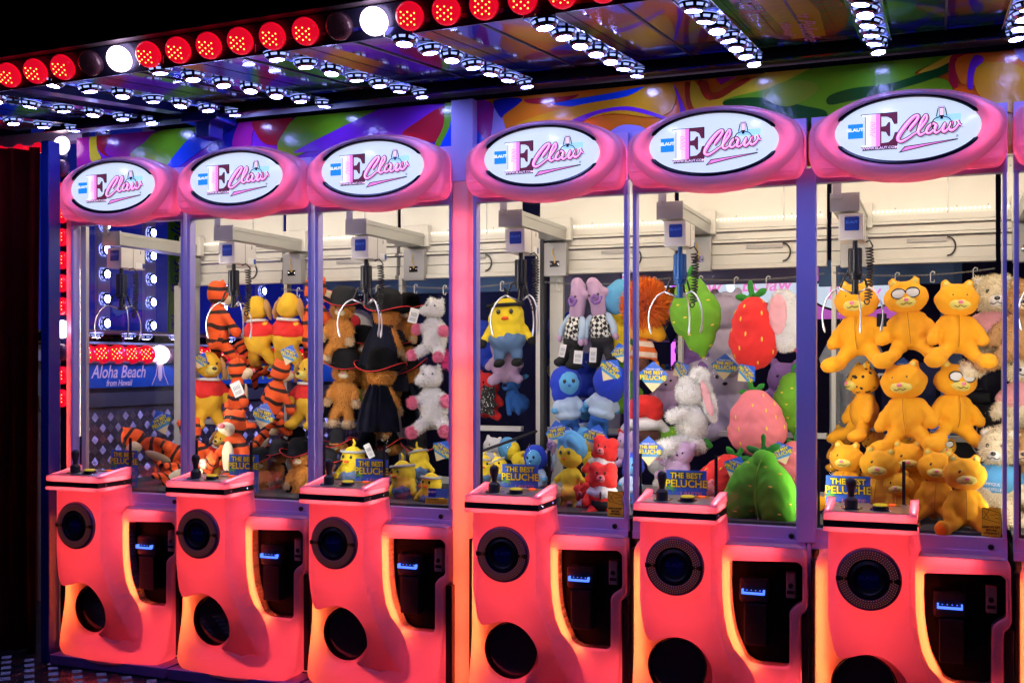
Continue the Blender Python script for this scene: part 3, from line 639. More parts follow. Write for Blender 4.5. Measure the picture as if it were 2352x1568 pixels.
# ------------------------------------------------------------------ claw machine
XM = [i * .72 + (.078 if i > 2 else 0) for i in range(7)]
XL, XR, XC = -.44, .26, -.09
DOOR = [(-.027, .721), (.235, .731), (.252, .714), (.252, .578), (.224, .562), (.204, .540), (.203, .332), (.190, .321), (.075, .321), (.040, .338), (-.006, .433), (-.023, .529), (-.028, .63)]
door_out = rounded(DOOR, [.012, .012, .008, .012, .012, .012, .012, .012, .03, .03, .06, .05, .05], 4)

def base_shell():
    out = [(-.418, .08), (-.418, .74), (-.40, .782), (.235, .792), (.268, .772), (.271, .56), (.262, .538), (.247, .526), (.243, .50), (.243, .10), (.20, .045), (-.09, .022), (-.38, .045)]
    out = rounded(out, [.02, .03, .02, .03, .03, .015, .015, .015, .03, .04, .05, .2, .03], 5)
    hole = [(-.33, .74), (-.33, .46), (-.25, .445), (-.10, .41), (-.075, .25), (-.095, .16), (-.03, .145), (.02, .17), (-.01, .27), (-.038, .40), (-.054, .50), (-.060, .58), (-.061, .74)]
    bm = slab(out, [door_out, ell2(-.24, .275, .12, .119, 44), hole], -.075, .06, .010, 3)
    gridcut(bm, -.44, .28, .02, .80, .024); openback(bm, -.012)
    for v in bm.verts:
        x, y, z = v.co; t = min(1, max(0, (-.012 - y) / .063))
        bul = sm(.36, .06, z) * (.035 + .055 * max(0, 1 - ((x + .09) / .36) ** 2))
        top = .018 * sm(.74, .792, z)
        dd = math.hypot((x + .24), (z - .275)); ring = .022 * sm(.165, .12, dd)
        lip = 0
        v.co.y = y - t * (bul - ring) + t * top
    return bm
XRT = [(.08, .10), (.12, .085), (.2, .05), (.3, .012), (.42, -.022), (.5, -.047), (.6, -.060), (.9, -.064)]
def col_depth(x, z):
    d = interp([(.09, -.125), (.2, -.148), (.27, -.170), (.37, -.196), (.5, -.205), (.9, -.205)], z)
    xr = interp(XRT, z); w = interp([(.1, .035), (.3, .045), (.42, .016), (.5, .012), (.6, .008), (.76, .008), (.80, .028), (.9, .018)], z)
    bd = -.078 - sm(.36, .06, z) * .07
    if z > .79: bd = -.03
    f = sm(xr - .012, xr + w, x)
    d = d * (1 - f) + bd * f
    d += .012 * sm(-.33, -.36, x)
    return d
def column_shell():
    out = [(-.360, .893), (-.361, .56), (-.353, .50), (-.340, .44), (-.325, .411), (-.305, .407), (-.282, .414)]
    out += ell2(-.212, .293, .135, .137, 22, 112, -62)
    out += [(-.10, .135), (-.03, .106), (.03, .095), (.075, .100), (.105, .125), (.110, .17), (.095, .23), (.062, .292), (.028, .335), (-.010, .375), (-.034, .43), (-.048, .50), (-.056, .58), (-.058, .765), (-.036, .80), (-.042, .84), (-.046, .893)]
    bm = slab(out, [], -.21, .03, .006, 3)
    gridcut(bm, -.38, .13, .08, .90, .016)
    openback(bm, -.02)
    for v in bm.verts:
        x, y, z = v.co; t = min(1, max(0, (-.02 - y) / .19))
        v.co.y = -.02 + (col_depth(x, z) + .02) * t
    return bm

def build_machine():
    t = thing('claw_machine', '', 'claw machine', (0, 0, 0))
    def part(name, bm, m, **k): return obj(name, bm, m, k.pop('parent', t), **k)
    # plinth and cabinet body
    part('plinth', slab(rounded([(-.435, 0), (.265, 0), (.265, .05), (-.435, .05)], .004), [], -.16, .10, .004), 'purple_paint', smooth='auto')
    bm = bmesh.new(); box(bm, XL + .002, XR - .002, .015, .86, .05, .80); part('lower_cabinet', bm, 'dark_cabinet')
    bm = bmesh.new(); box(bm, -.412, .262, .004, .012, .06, .775); part('reflector_board', bm, 'white_paint')  # unseen white board added behind the shells to bounce the LED light
    for g in ((.2475, .2785, .085, .53), (-.4385, -.4215, .06, .74)):
        bm = bmesh.new(); box(bm, g[0], g[1], -.055, .003, g[2], g[3], bev=.003); part('dark_gap_fill', bm, 'black')  # black boxes stand in for the shaded gap between neighbouring machines
    # LED strips behind the plastic
    bm = bmesh.new()
    def strip(pts, w=.010, y=-.010, mi=0):
        for a, b in zip(pts, pts[1:]):
            a = Vector(a); b = Vector(b); n = Vector((-(b - a).y, (b - a).x)).normalized() * w / 2
            f = bm.faces.new([bm.verts.new((p.x, y, p.y)) for p in (a + n, a - n, b - n, b + n)]); f.material_index = mi
            if f.calc_center_median() is not None:
                f.normal_update()
                if f.normal.y > 0: f.normal_flip()
    strip([(-.0400, .725), (-.0400, .62), (-.035, .52), (-.018, .43), (.024, .330), (.050, .310), (.08, .308)], .0070, -.050, 1)
    strip([(-.30, .70), (-.30, .50)], .006, -.03)
    strip([(.235, .30), (.235, .12)], .006, -.02)
    strip([(-.10, .62), (-.10, .80)], .012, -.05)
    strip([(-.402, .09), (-.402, .72)], .006, -.045, 1)
    strip([(-.30, .075), (.20, .075)], .010, -.020)
    strip([(-.02, .758), (.15, .762)], .012, -.030)
    strip([(-.33, .80), (-.09, .80)], .014, -.03)
    strip([(-.31, .60), (-.13, .60)], .010, -.03)
    strip([(-.25, .47), (-.12, .45)], .012, -.03)
    strip([(.10, .13), (.10, .28)], .008, -.02)
    part('led_strip', bm, ['led_red', 'led_orange'])
    part('base_shell', base_shell(), 'shell', smooth='auto')
    part('column_shell', column_shell(), 'shell', smooth='auto')
    # porthole: dark ring and dark glass
    p = part('porthole', _ring(), 'black', smooth='auto')
    bm = bmesh.new(); lathe(bm, [(.0, 0), (.1125, 0)], 36, (-.24, -.040, .275), (0, -1, 0), cap0=False, cap1=False)
    obj('porthole_glass', bm, 'porthole_glass', p)
    # speaker
    s = part('speaker', _speaker_ring(), 'speaker_mesh', smooth='auto')
    bm = bmesh.new()
    for (r0, r1, n, w0) in ((.078, .0, 52, 0), (.086, 0, 58, .5), (.094, 0, 62, 0), (.102, 0, 68, .5)):
        for k in range(n):
            a = 2 * math.pi * (k + w0) / n
            c_ = (-.215 + r0 * math.cos(a), -.2275 - .012 * math.sin(math.pi * (r0 - .05) / .066) * 0, .712 + r0 * math.sin(a)); q = .0015
            bm.faces.new([bm.verts.new((c_[0] + q * math.cos(b_ * math.pi / 3), -.2340 + abs(r0 - .086) * .20, c_[2] + q * math.sin(b_ * math.pi / 3))) for b_ in range(5, -1, -1)])
    o = obj('grille_holes', bm, 'hole_glow', s); o['kind'] = 'stuff'  # glowing discs stand in for LED light shining through the perforations
    bm = bmesh.new(); lathe(bm, [(.072, 0), (.070, .012), (.056, .020), (.055, .014), (.050, .010), (.0001, .008)], 36, (-.215, -.212, .712), (0, -1, 0), cap0=False, cap1=False)
    box(bm, -.330, -.283, -.233, -.218, .703, .721, bev=.002); box(bm, -.147, -.103, -.233, -.218, .703, .721, bev=.002)
    obj('speaker_hub', bm, 'black', s, smooth='auto')
    bm = bmesh.new(); lathe(bm, [(.0001, 0), (.045, 0)], 30, (-.215, -.2215, .712), (0, -1, 0), cap0=False, cap1=False)
    obj('speaker_badge', bm, 'badge_navy', s)
    text('speaker_lettering', 'ELAUT', .021, (-.215, -.2225, .716), 'badge_letter', s, bold=.0006, sx=1.15)
    # control panel
    cp = part('control_panel', _panel(), 'shell', smooth='auto')
    bm = bmesh.new()
    for z in (.893, .940):
        for q in (((-.355, -.215), (-.065, -.215)), ((-.066, -.20), (-.066, -.06))):
            (xa, ya), (xb, yb) = q; bm.faces.new([bm.verts.new(p) for p in ((xa, ya, z - .004), (xb, yb, z - .004), (xb, yb, z + .004), (xa, ya, z + .004))])
    for x in (-.360, -.060): bm.faces.new([bm.verts.new(p) for p in ((x - .003, -.22, .957), (x + .003, -.22, .957), (x + .003, -.04, .972), (x - .003, -.04, .972))])
    obj('panel_leds', bm, 'panel_led', cp)
    bm = bmesh.new(); box(bm, -.373, -.047, -.253, -.02, .902, .926, bev=.001)
    obj('trim_band', bm, 'black', cp)
    bm = bmesh.new()
    for y in (-.20, -.07):
        bm = bmesh.new(); lathe(bm, [(.005, 0), (.004, .003), (.0001, .0035)], 10, (-.047, y, .914), (1, 0, 0), cap0=False, cap1=False); obj('trim_screw', bm, 'chrome', cp)
    bm = bmesh.new(); v = [bm.verts.new(c_) for c_ in ((-.346, -.236, .9585), (-.076, -.236, .9585), (-.072, -.03, .967), (-.352, -.03, .967))]
    bm.faces.new(v); r_ = bmesh.ops.extrude_face_region(bm, geom=bm.faces[:]); bmesh.ops.translate(bm, vec=(0, 0, -.004), verts=[g for g in r_['geom'] if isinstance(g, bmesh.types.BMVert)])
    bmesh.ops.recalc_face_normals(bm, faces=bm.faces)
    tp = obj('top_plate', bm, 'steel', cp)
    j = part('joystick', _joy(), 'rubber', smooth='auto')
    bm = bmesh.new(); lathe(bm, [(.045, 0), (.044, .004), (.036, .005), (.034, .002), (.0001, .002)], 28, (-.281, -.150, .960), (0, 0, 1), cap0=False, cap1=False)
    obj('joystick_collar', bm, 'chrome', j, smooth='auto')
    b = part('push_button', _button(), 'black', smooth='auto')
    bm = bmesh.new(); lathe(bm, [(.026, 0), (.026, .005), (.022, .008), (.0001, .009)], 24, (-.176, -.165, .975), (0, 0, 1), cap0=False, cap1=False)
    obj('button_cap', bm, 'yellow_button', b, smooth='auto')
    bm = bmesh.new(); lathe(bm, [(.040, 0), (.039, .004), (.030, .005), (.028, .002)], 28, (-.176, -.165, .960), (0, 0, 1), cap0=False, cap1=False)
    obj('button_ring', bm, 'chrome', b, smooth='auto')
    bm = bmesh.new(); box(bm, -.20, -.11, -.085, -.050, .9665, .9700, 0); box(bm, -.150, -.128, -.078, -.060, .9700, .9712, 1); box(bm, -.195, -.165, -.078, -.060, .9700, .9712, 2)
    obj('credit_display', bm, ['sticker_gold', 'led_digits', 'print_white'], cp)
    bm = bmesh.new()
    for x in (-.33, -.215, -.09): lathe(bm, [(.006, 0), (.005, .003), (.0001, .004)], 10, (x, -.045, .966), (0, 0, 1), cap0=False, cap1=False)
    obj('plate_bolt', bm, 'chrome', cp)
    # coin door recess
    bm = slab(door_out, [], -.062, .0025, 0)
    for f in list(bm.faces):
        if f.calc_center_median().y < -.0619: bm.faces.remove(f)
    for f in bm.faces: f.normal_flip()
    dr = part('coin_door', bm, 'door_black')
    bm = bmesh.new(); box(bm, .005, .120, -.045, .020, .555, .652, bev=.012); obj('bill_acceptor', bm, 'black', dr, smooth='auto')
    bm = bmesh.new(); box(bm, .025, .112, -.05, .020, .39, .552, bev=.003); box(bm, .045, .085, -.052, -.0495, .47, .472, 0); obj('cash_box', bm, 'black', dr)
    bm = bmesh.new(); box(bm, .018, .107, -.066, -.05, .592, .5985); box(bm, .018, .024, -.066, -.046, .5985, .610); box(bm, .101, .107, -.066, -.046, .5985, .610)
    for k in range(4): box(bm, .035 + k * .017, .038 + k * .017, -.047, -.0455, .604, .607)
    obj('bill_slot', bm, 'blue_lip', dr)
    bm = bmesh.new(); box(bm, .186, .223, -.035, .02, .583, .684, bev=.003); obj('coin_mechanism', bm, 'steel_grey', dr)
    bm = bmesh.new(); lathe(bm, [(.010, 0), (.009, .004), (.0001, .002)], 14, (.204, -.035, .632), (0, -1, 0), cap0=False, cap1=False); box(bm, .190, .219, -.0375, -.035, .60, .612)
    obj('coin_slot', bm, 'black', dr)
    # window frame
    bm = bmesh.new(); box(bm, XL, XR, -.004, .03, .800, .855, bev=.002); box(bm, XL, XR, -.010, .0, .776, .8075, bev=.0015)
    box(bm, -.075, .255, -.060, -.0105, .7815, .7845)
    part('bottom_rail', bm, 'frame')
    bm = bmesh.new(); lathe(bm, [(.011, 0), (.011, .006), (.007, .009), (.0001, .007)], 18, (.204, -.004, .822), (0, -1, 0), cap0=False, cap1=False); part('door_lock', bm, 'black', smooth='auto')
    for x0, x1 in ((XL + .002, XL + .018), (XR - .016, XR - .002)):
        bm = bmesh.new(); box(bm, x0, x1, -.012, .035, .856, 2.204, bev=.0015)
        box(bm, x0 + .004, x1 - .004, -.0145, -.0125, .86, 2.20); part('window_post', bm, 'frame')
    bm = bmesh.new(); box(bm, XL, XR, -.012, .035, 2.204, 2.262, bev=.002); box(bm, XL, XR, -.008, .035, 2.263, 2.46); box(bm, XL, XR, -.0135, -.012, 2.222, 2.226); part('header', bm, 'frame')
    bm = bmesh.new(); box(bm, XL + .02, XR - .018, -.001, .003, .857, 2.203); part('front_glass', bm, 'glass')
    # interior
    bm = bmesh.new(); box(bm, XL + .001, XR - .001, .031, .84, .850, .866); part('prize_floor', bm, 'gravel')
    bm = bmesh.new(); box(bm, XL + .001, XR - .001, .036, .80, 2.405, 2.415); part('ceiling_panel', bm, 'inner_panel')
    bm = bmesh.new(); box(bm, XL + .001, XR - .001, .865, .875, 2.175, 2.42); part('rear_panel', bm, 'inner_panel')
    bm = bmesh.new(); box(bm, XL + .03, XR - .03, .300, .330, 2.375, 2.393); part('light_tube', bm, 'tube')
    bm = bmesh.new()
    for x0, x1 in ((XL + .005, XL + .012), (XR - .013, XR - .006)): bm.faces.new([bm.verts.new(p) for p in ((x0, .0362, .90), (x0, .0362, 2.0), (x1, .0362, 2.0), (x1, .0362, .90))])
    part('added_side_light', bm, 'added_side_light')  # added emitters out of view, lighting the toys from the front
    # rear rail profiles, each a proud lip
    bm = bmesh.new()
    for z0, z1, y in ((1.952, 1.972, .838), (1.974, 2.020, .855), (2.024, 2.073, .860), (2.078, 2.090, .842), (2.094, 2.128, .858), (2.132, 2.143, .838), (2.147, 2.176, .860)):
        box(bm, XL + .0005, XR - .0005, y, .90, z0, z1, bev=.0012)
    part('rear_rail', bm, 'white_paint')
    bm = bmesh.new()
    for x in (-.40, -.16, .10, .23):
        for z in (2.205, 2.37): lathe(bm, [(.0045, 0), (.0035, .002), (.0001, .0022)], 8, (x, .865, z), (0, -1, 0), cap0=False, cap1=False)
    part('panel_rivets', bm, 'steel_grey')['kind'] = 'stuff'
    bm = bmesh.new()
    for k in range(34): lathe(bm, [(.0045, 0), (.004, .004), (.0001, .005)], 8, (XL + .03 + k * .0195, .862, 2.192), (0, -1, 0), cap0=False, cap1=False)
    part('led_reflections', bm, 'led_reflection_glow')['kind'] = 'stuff'  # glowing beads put in as the reflection of LED dots on the panel
    bm = bmesh.new(); box(bm, .06, .066, .8615, .8645, 2.176, 2.415); part('panel_seam', bm, 'steel_grey')
    bm = bmesh.new(); box(bm, -.11, .06, .852, .8575, 2.048, 2.064); part('cable_plate', bm, 'steel_grey')
    bm = bmesh.new(); tube(bm, [(.06 + .035 * math.sin(a), .85, 2.025 + .042 * math.cos(a)) for a in [k * math.pi / 10 for k in range(11)]], .004, 6); part('cable_loop', bm, 'rubber')
    bm = bmesh.new(); box(bm, XL, XR, .845, .89, 1.150, 1.176, bev=.002); box(bm, XL, XR, .85, .88, .866, .90); part('rear_crossbar', bm, 'white_paint')
    bm = bmesh.new(); box(bm, XL + .003, XL + .0, .0, .0, 0, 0) if False else None
    box(bm, XL + .002, XL + .022, .84, .885, .866, 1.951); part('rear_post', bm, 'white_paint')
    bm = bmesh.new(); box(bm, XL + .023, XR - .001, .868, .872, 1.177, 1.950); part('rear_glass', bm, 'glass_rear')
    # prize chute: two black uprights and clear walls
    bm = bmesh.new(); box(bm, -.107, -.095, .032, .040, .866, 1.125); part('chute_upright', bm, 'black_matte')
    bm = bmesh.new(); box(bm, -.421, -.412, .032, .040, .866, 1.125); part('chute_upright', bm, 'black_matte')
    bm = bmesh.new(); box(bm, -.102, -.099, .041, .36, .866, 1.125); box(bm, -.42, -.103, .36, .363, .866, 1.125); part('chute_wall', bm, 'acrylic')
    # marquee
    mq = part('marquee', _marquee_body(), 'marquee_shell', smooth='auto')
    obj('marquee_ring', _marquee_ring(), 'marquee_shell', mq, smooth=True)
    bm = bmesh.new()
    for a0 in range(190, 351, 8):
        a = R(a0); x, z = -.09 + .293 * math.cos(a), 2.357 + .135 * math.sin(a)
        f = bm.faces.new([bm.verts.new((x + sx * .012, -.030, z + sz * .006)) for sx, sz in ((-1, -1), (1, -1), (1, 1), (-1, 1))])
        f.normal_update()
        if f.normal.y > 0: f.normal_flip()
    for a0 in range(20, 161, 20):
        a = R(a0); x, z = -.09 + .293 * math.cos(a), 2.357 + .118 * math.sin(a)
        f = bm.faces.new([bm.verts.new((x + sx * .006, -.030, z + sz * .004)) for sx, sz in ((-1, -1), (1, -1), (1, 1), (-1, 1))])
        f.normal_update()
        if f.normal.y > 0: f.normal_flip()
    for x in (-.405, .225):
        for z in (2.27, 2.33, 2.38):
            f = bm.faces.new([bm.verts.new((x + sx * .004, -.030, z + sz * .006)) for sx, sz in ((-1, -1), (1, -1), (1, 1), (-1, 1))])
    obj('marquee_leds', bm, 'led_mq', mq)
    bm = slab(ell2(-.087, 2.367, .256, .118, 48), [], -.112, -.10, .003); obj('sign_face', bm, 'sign_face_mat', mq, smooth='auto')
    bm = bmesh.new()
    for a0, a1 in ((22, 158), (202, 338)):
        pts = [(-.087 + .2625 * math.cos(R(a)), -.116 - .006 * math.sin(math.pi * j / 33), 2.367 + .126 * math.sin(R(a))) for j, a in enumerate(np.linspace(a0, a1, 34))]
        tube(bm, pts, [.004] + [.0102] * 32 + [.004], 8)
    obj('sign_slot', bm, 'sign_black', mq, smooth=True)
    sign_print(mq)
    return t

mat('porthole_glass', (.008, .009, .05), .12, coat=1.)
mat('badge_navy', (.01, .012, .09), .25, coat=.5); mat('badge_letter', (.03, .03, .28), .3)
mat('door_black', (.0035, .003, .004), .5, spec=.25)
emis('led_mq', (1, .13, .22), 100)
def sign_face_mat():
    m = bpy.data.materials.new('sign_face'); m.use_nodes = True; nt = m.node_tree; b = nt.nodes['Principled BSDF']
    b.inputs['Base Color'].default_value = (.5, .5, .55, 1); b.inputs['Roughness'].default_value = .15
    b.inputs['Emission Color'].default_value = (.70, .82, .96, 1); b.inputs['Emission Strength'].default_value = .86
    M['sign_face_mat'] = m
sign_face_mat()
def _ring():
    bm = bmesh.new()
    lathe(bm, [(.122, .060), (.119, .066), (.116, .058), (.117, .02), (.112, .016), (.113, .0)], 44, (-.24, .0, .275), (0, -1, 0), cap0=False, cap1=False); return bm
def _speaker_ring():
    bm = bmesh.new(); lathe(bm, [(.116, .0), (.115, .010), (.110, .016), (.100, .019), (.085, .021), (.074, .018), (.070, .0)], 56, (-.215, -.211, .712), (0, -1, 0), cap0=False, cap1=False); return bm
def _joy():
    bm = bmesh.new(); lathe(bm, [(.024, 0), (.024, .030), (.018, .036), (.011, .042), (.012, .055), (.018, .080), (.0195, .092), (.017, .103), (.010, .110), (.0001, .112)], 18, (-.281, -.150, .962), (0, 0, 1), cap0=True, cap1=False); return bm
def _button():
    bm = bmesh.new(); lathe(bm, [(.029, 0), (.029, .012), (.026, .016), (.0001, .016)], 24, (-.176, -.165, .960), (0, 0, 1), cap0=False, cap1=False); return bm
def _panel():
    bm = bmesh.new()
    # lower lip, upper lip, tray with side wings
    box(bm, -.374, -.046, -.255, -.018, .884, .9015, bev=.006)
    box(bm, -.372, -.048, -.251, -.018, .9265, .955, bev=.005)
    for s, xo, xi in ((-1, -.372, -.347), (1, -.048, -.075)):
        prof = [(xo, -.248, .952), (xi - s * .004, -.240, .956), (xi, -.225, .962), (xi, -.03, .986), (xo + s * .004, -.022, .988), (xo, -.10, .975)]
        top = [bm.verts.new(p) for p in prof]; bot = [bm.verts.new((p[0], p[1], .948)) for p in prof]
        n = len(prof)
        bm.faces.new(top if s < 0 else top[::-1]); 
        for k in range(n): bm.faces.new((top[k], top[(k + 1) % n], bot[(k + 1) % n], bot[k]))
    bmesh.ops.recalc_face_normals(bm, faces=bm.faces)
    return bm
def _marquee_body():
    out = [(-.443, 2.285), (-.443, 2.39), (-.425, 2.425), (-.30, 2.480), (-.17, 2.515), (-.05, 2.522), (.06, 2.512), (.17, 2.475), (.235, 2.437), (.256, 2.39), (.256, 2.262), (.235, 2.222), (-.09, 2.218), (-.42, 2.222)]
    out = rounded(out, [.02, .03, .05, .08, .08, .08, .08, .08, .04, .03, .03, .03, .1, .03], 4)
    bm = slab(out, [ell2(-.087, 2.364, .30, .135, 48)], -.090, .10, .020, 4)
    gridcut(bm, -.45, .26, 2.20, 2.53, .03); openback(bm, -.012)
    for v in bm.verts:
        x, y, z = v.co
        if y < -.06:
            # three moulded ribs at each end
            for zc in (2.262, 2.298, 2.334):
                if abs(z - zc) < .02 and (x < -.36 or x > .18): v.co.y -= .004
    return bm
def _marquee_ring():
    bm = bmesh.new(); rings = []; n = 72
    for k in range(n):
        a = 2 * math.pi * k / n; ca, sa = math.cos(a), math.sin(a)
        row = []
        for t, y in ((0, -.104), (.08, -.112), (.16, -.118), (.24, -.130), (.45, -.136), (.7, -.126), (.9, -.104), (1., -.070), (1.0, -.03)):
            rx = .253 + t * .086; rz = .115 + t * (.066 if sa < 0 else .030)
            row.append(bm.verts.new((-.087 + rx * ca, y, 2.367 + rz * sa - (.004 * t if sa < 0 else 0))))
        rings.append(row)
    for k in range(n):
        a, b = rings[k], rings[(k + 1) % n]
        for i in range(len(a) - 1): bm.faces.new((a[i], b[i], b[i + 1], a[i + 1]))
    bmesh.ops.recalc_face_normals(bm, faces=bm.faces)
    return bm
def sign_print(mq):
    Y = -.113
    # blue maker square
    bm = bmesh.new(); box(bm, -.295, -.241, Y - .0010, Y, 2.345, 2.399); s = obj('maker_square', bm, 'sign_blue', mq)
    text('maker_lettering', 'ELAUT', .0165, (-.268, Y - .0014, 2.3765), 'sign_fill', s, bold=.0006, sx=1.18)
    bm = bmesh.new(); box(bm, .012, .100, Y - .0006, Y, 2.388, 2.412); obj('pale_square', bm, 'sign_pale', mq)
    # serif capital E, half pink half maroon
    E = [(-.245, 2.434), (-.122, 2.434), (-.122, 2.391), (-.131, 2.391), (-.140, 2.412), (-.155, 2.421), (-.176, 2.423), (-.176, 2.384), (-.160, 2.386), (-.152, 2.399), (-.146, 2.399), (-.146, 2.348), (-.152, 2.348), (-.160, 2.364), (-.176, 2.367), (-.176, 2.322), (-.150, 2.324), (-.136, 2.336), (-.128, 2.360), (-.120, 2.360), (-.122, 2.311), (-.245, 2.311), (-.245, 2.316), (-.231, 2.318), (-.231, 2.427), (-.245, 2.429)]
    E = [(a, 2.311 + (b - 2.311) * .98 + (a + .12) * .01) for a, b in E]
    cx, cz = -.183, 2.372
    big = slab([(cx + (x - cx) * 1.05 , cz + (z - cz) * 1.045) for x, z in E], [], Y - .0014, Y, 0)
    obj('letter_outline', big, 'sign_black', mq)
    bm = slab(E, [], Y - .0024, Y - .0008, 0)
    bmesh.ops.bisect_plane(bm, geom=bm.verts[:] + bm.edges[:] + bm.faces[:], plane_co=(-.212, 0, 0), plane_no=(1, 0, 0))
    bmesh.ops.bisect_plane(bm, geom=bm.verts[:] + bm.edges[:] + bm.faces[:], plane_co=(-.195, 0, 0), plane_no=(1, 0, 0))
    bmesh.ops.bisect_plane(bm, geom=bm.verts[:] + bm.edges[:] + bm.faces[:], plane_co=(-.180, 0, 0), plane_no=(1, 0, 0))
    for f in bm.faces:
        x = f.calc_center_median().x; f.material_index = 0 if x < -.212 else 1 if x < -.195 else 2 if x < -.180 else 3
    e = obj('letter_e', bm, ['sign_fill', 'sign_lightpink', 'sign_pink', 'sign_maroon'], mq)
    text('letter_numerals', '7000', .030, (-.206, Y - .0028, 2.372), 'sign_pink', e, rot=(R(90), R(-90), 0), shear=.2)
    bm = bmesh.new(); box(bm, -.2435, -.120, Y - .0012, Y, 2.2965, 2.3105); w = obj('web_address_strip', bm, 'sign_black', mq)
    text('web_address', 'WWW.ELAUT.COM', .0130, (-.182, Y - .0018, 2.3037), 'sign_lightpink', w, sx=1.12, bold=.0002)
    # script word
    C_ = [(-.052, 2.396), (-.060, 2.384), (-.078, 2.366), (-.083, 2.371), (-.075, 2.388), (-.058, 2.410), (-.044, 2.416), (-.040, 2.408), (-.050, 2.386), (-.078, 2.350)]
    C_ = [(-.080, 2.360), (-.070, 2.374), (-.055, 2.392), (-.046, 2.408), (-.050, 2.415), (-.066, 2.406), (-.090, 2.380), (-.112, 2.348), (-.117, 2.330), (-.106, 2.322), (-.086, 2.330), (-.062, 2.346)]
    l_ = [(-.062, 2.346), (-.045, 2.358), (-.020, 2.392), (-.016, 2.408), (-.022, 2.412), (-.036, 2.388), (-.046, 2.356), (-.040, 2.342), (-.028, 2.346), (-.014, 2.356)]
    a_ = [(.016, 2.372), (.006, 2.380), (-.010, 2.370), (-.018, 2.354), (-.012, 2.345), (.002, 2.352), (.016, 2.374), (.010, 2.352), (.016, 2.345), (.030, 2.354)]
    w_ = [(.030, 2.354), (.046, 2.378), (.038, 2.354), (.044, 2.347), (.058, 2.360), (.068, 2.380), (.062, 2.358), (.068, 2.350), (.082, 2.358), (.092, 2.374), (.088, 2.384), (.094, 2.372), (.102, 2.366)]
    fat = [.008, .013, .012, .010, .008, .013, .016, .016, .013, .010, .008, .007]
    letters = [(C_, fat), (l_, [.006, .007, .009, .008, .008, .012, .012, .010, .007, .006]), (a_, [.008, .009, .011, .011, .009, .008, .009, .010, .008, .006]), (w_, [.006, .008, .011, .010, .008, .009, .011, .010, .008, .007, .007, .006, .005])]
    bo = bmesh.new(); bi = bmesh.new(); bs = bmesh.new()
    for k, (p, w) in enumerate(letters):
        stroke2(bs, [(x + .006, z - .007) for x, z in p], [q * 1.0 for q in w], Y - .0008, Y - .0002)
        stroke2(bo, p, [q + .0065 for q in w], Y - .0040 , Y - .0024)
        stroke2(bi, p, w, Y - .0050 - k * .0003, Y - .0038, 1 if k < 2 else 1)
        stroke2(bi, [(x - .0012, z + .0012) for x, z in p], [q * .35 for q in w], Y - .0062 - k * .0003, Y - .0045, 0)
    sw = [(-.110, 2.286), (-.09, 2.304), (.087, 2.320), (.087, 2.316), (-.02, 2.302)]
    obj('word_shadow', bs, 'sign_grey', mq); wd = obj('script_word', bi, ['sign_lightpink', 'sign_pink'], mq); obj('word_outline', bo, 'sign_black', wd)
    q = slab([(-.115, 2.281), (-.094, 2.304), (.088, 2.3205), (.090, 2.3165), (-.02, 2.299)], [], Y - .0014, Y, 0); u = obj('underline', q, 'sign_black', mq)
    q = slab([(-.106, 2.286), (-.091, 2.3005), (.07, 2.3165), (-.022, 2.3025)], [], Y - .0024, Y - .0010, 0); obj('underline_fill', q, 'sign_pink', u)
    # small claw emblem above the word
    bm = bmesh.new()
    box(bm, .023, .045, Y - .0075, Y - .006, 2.436, 2.441); box(bm, .026, .042, Y - .0075, Y - .006, 2.404, 2.436, 0); box(bm, .029, .039, Y - .0075, Y - .006, 2.394, 2.404)
    for s in (-1, 1):
        stroke2(bm, [(.034 + s * .012, 2.434), (.034 + s * .018, 2.404)], .0035, Y - .008, Y - .006, 0, spl=False)
        stroke2(bm, [(.034 + s * .006, 2.402), (.034 + s * .024, 2.396), (.034 + s * .034, 2.378), (.034 + s * .028, 2.358)], .0036, Y - .0085, Y - .007)
    cl = obj('claw_emblem', bm, 'sign_black', mq)
    bm = bmesh.new(); box(bm, .0275, .0405, Y - .0082, Y - .0075, 2.408, 2.434); box(bm, .0245, .0435, Y - .0082, Y - .0075, 2.4375, 2.4398)
    obj('emblem_fill', bm, 'sign_lightpink', cl)
    text('registered_mark', '®', .013, (.087, Y - .001, 2.329), 'sign_black', mq)

proto = build_machine()
LAB = ['leftmost claw machine, nearly bare inside but for orange striped plush lying low',
       'claw machine full of orange striped plush and yellow plush in red, second from left',
       'claw machine full of black hatted ginger plush, just left of the lit pink post',
       'claw machine with lilac, blue and red plush, just right of the lit pink post',
       'claw machine with fruit shaped plush and a big leafy green plush against its glass',
       'claw machine packed with golden orange plush bears, right of the wide violet post',
       'claw machine cut off by the right edge of the view, only its left end showing']
machines = []
for i in range(7):
    m_ = proto if i == 0 else copy_tree(proto)
    m_['label'] = LAB[i]; m_['group'] = 'claw machines in a row'; m_.location = (XM[i], 0, 0); machines.append(m_)

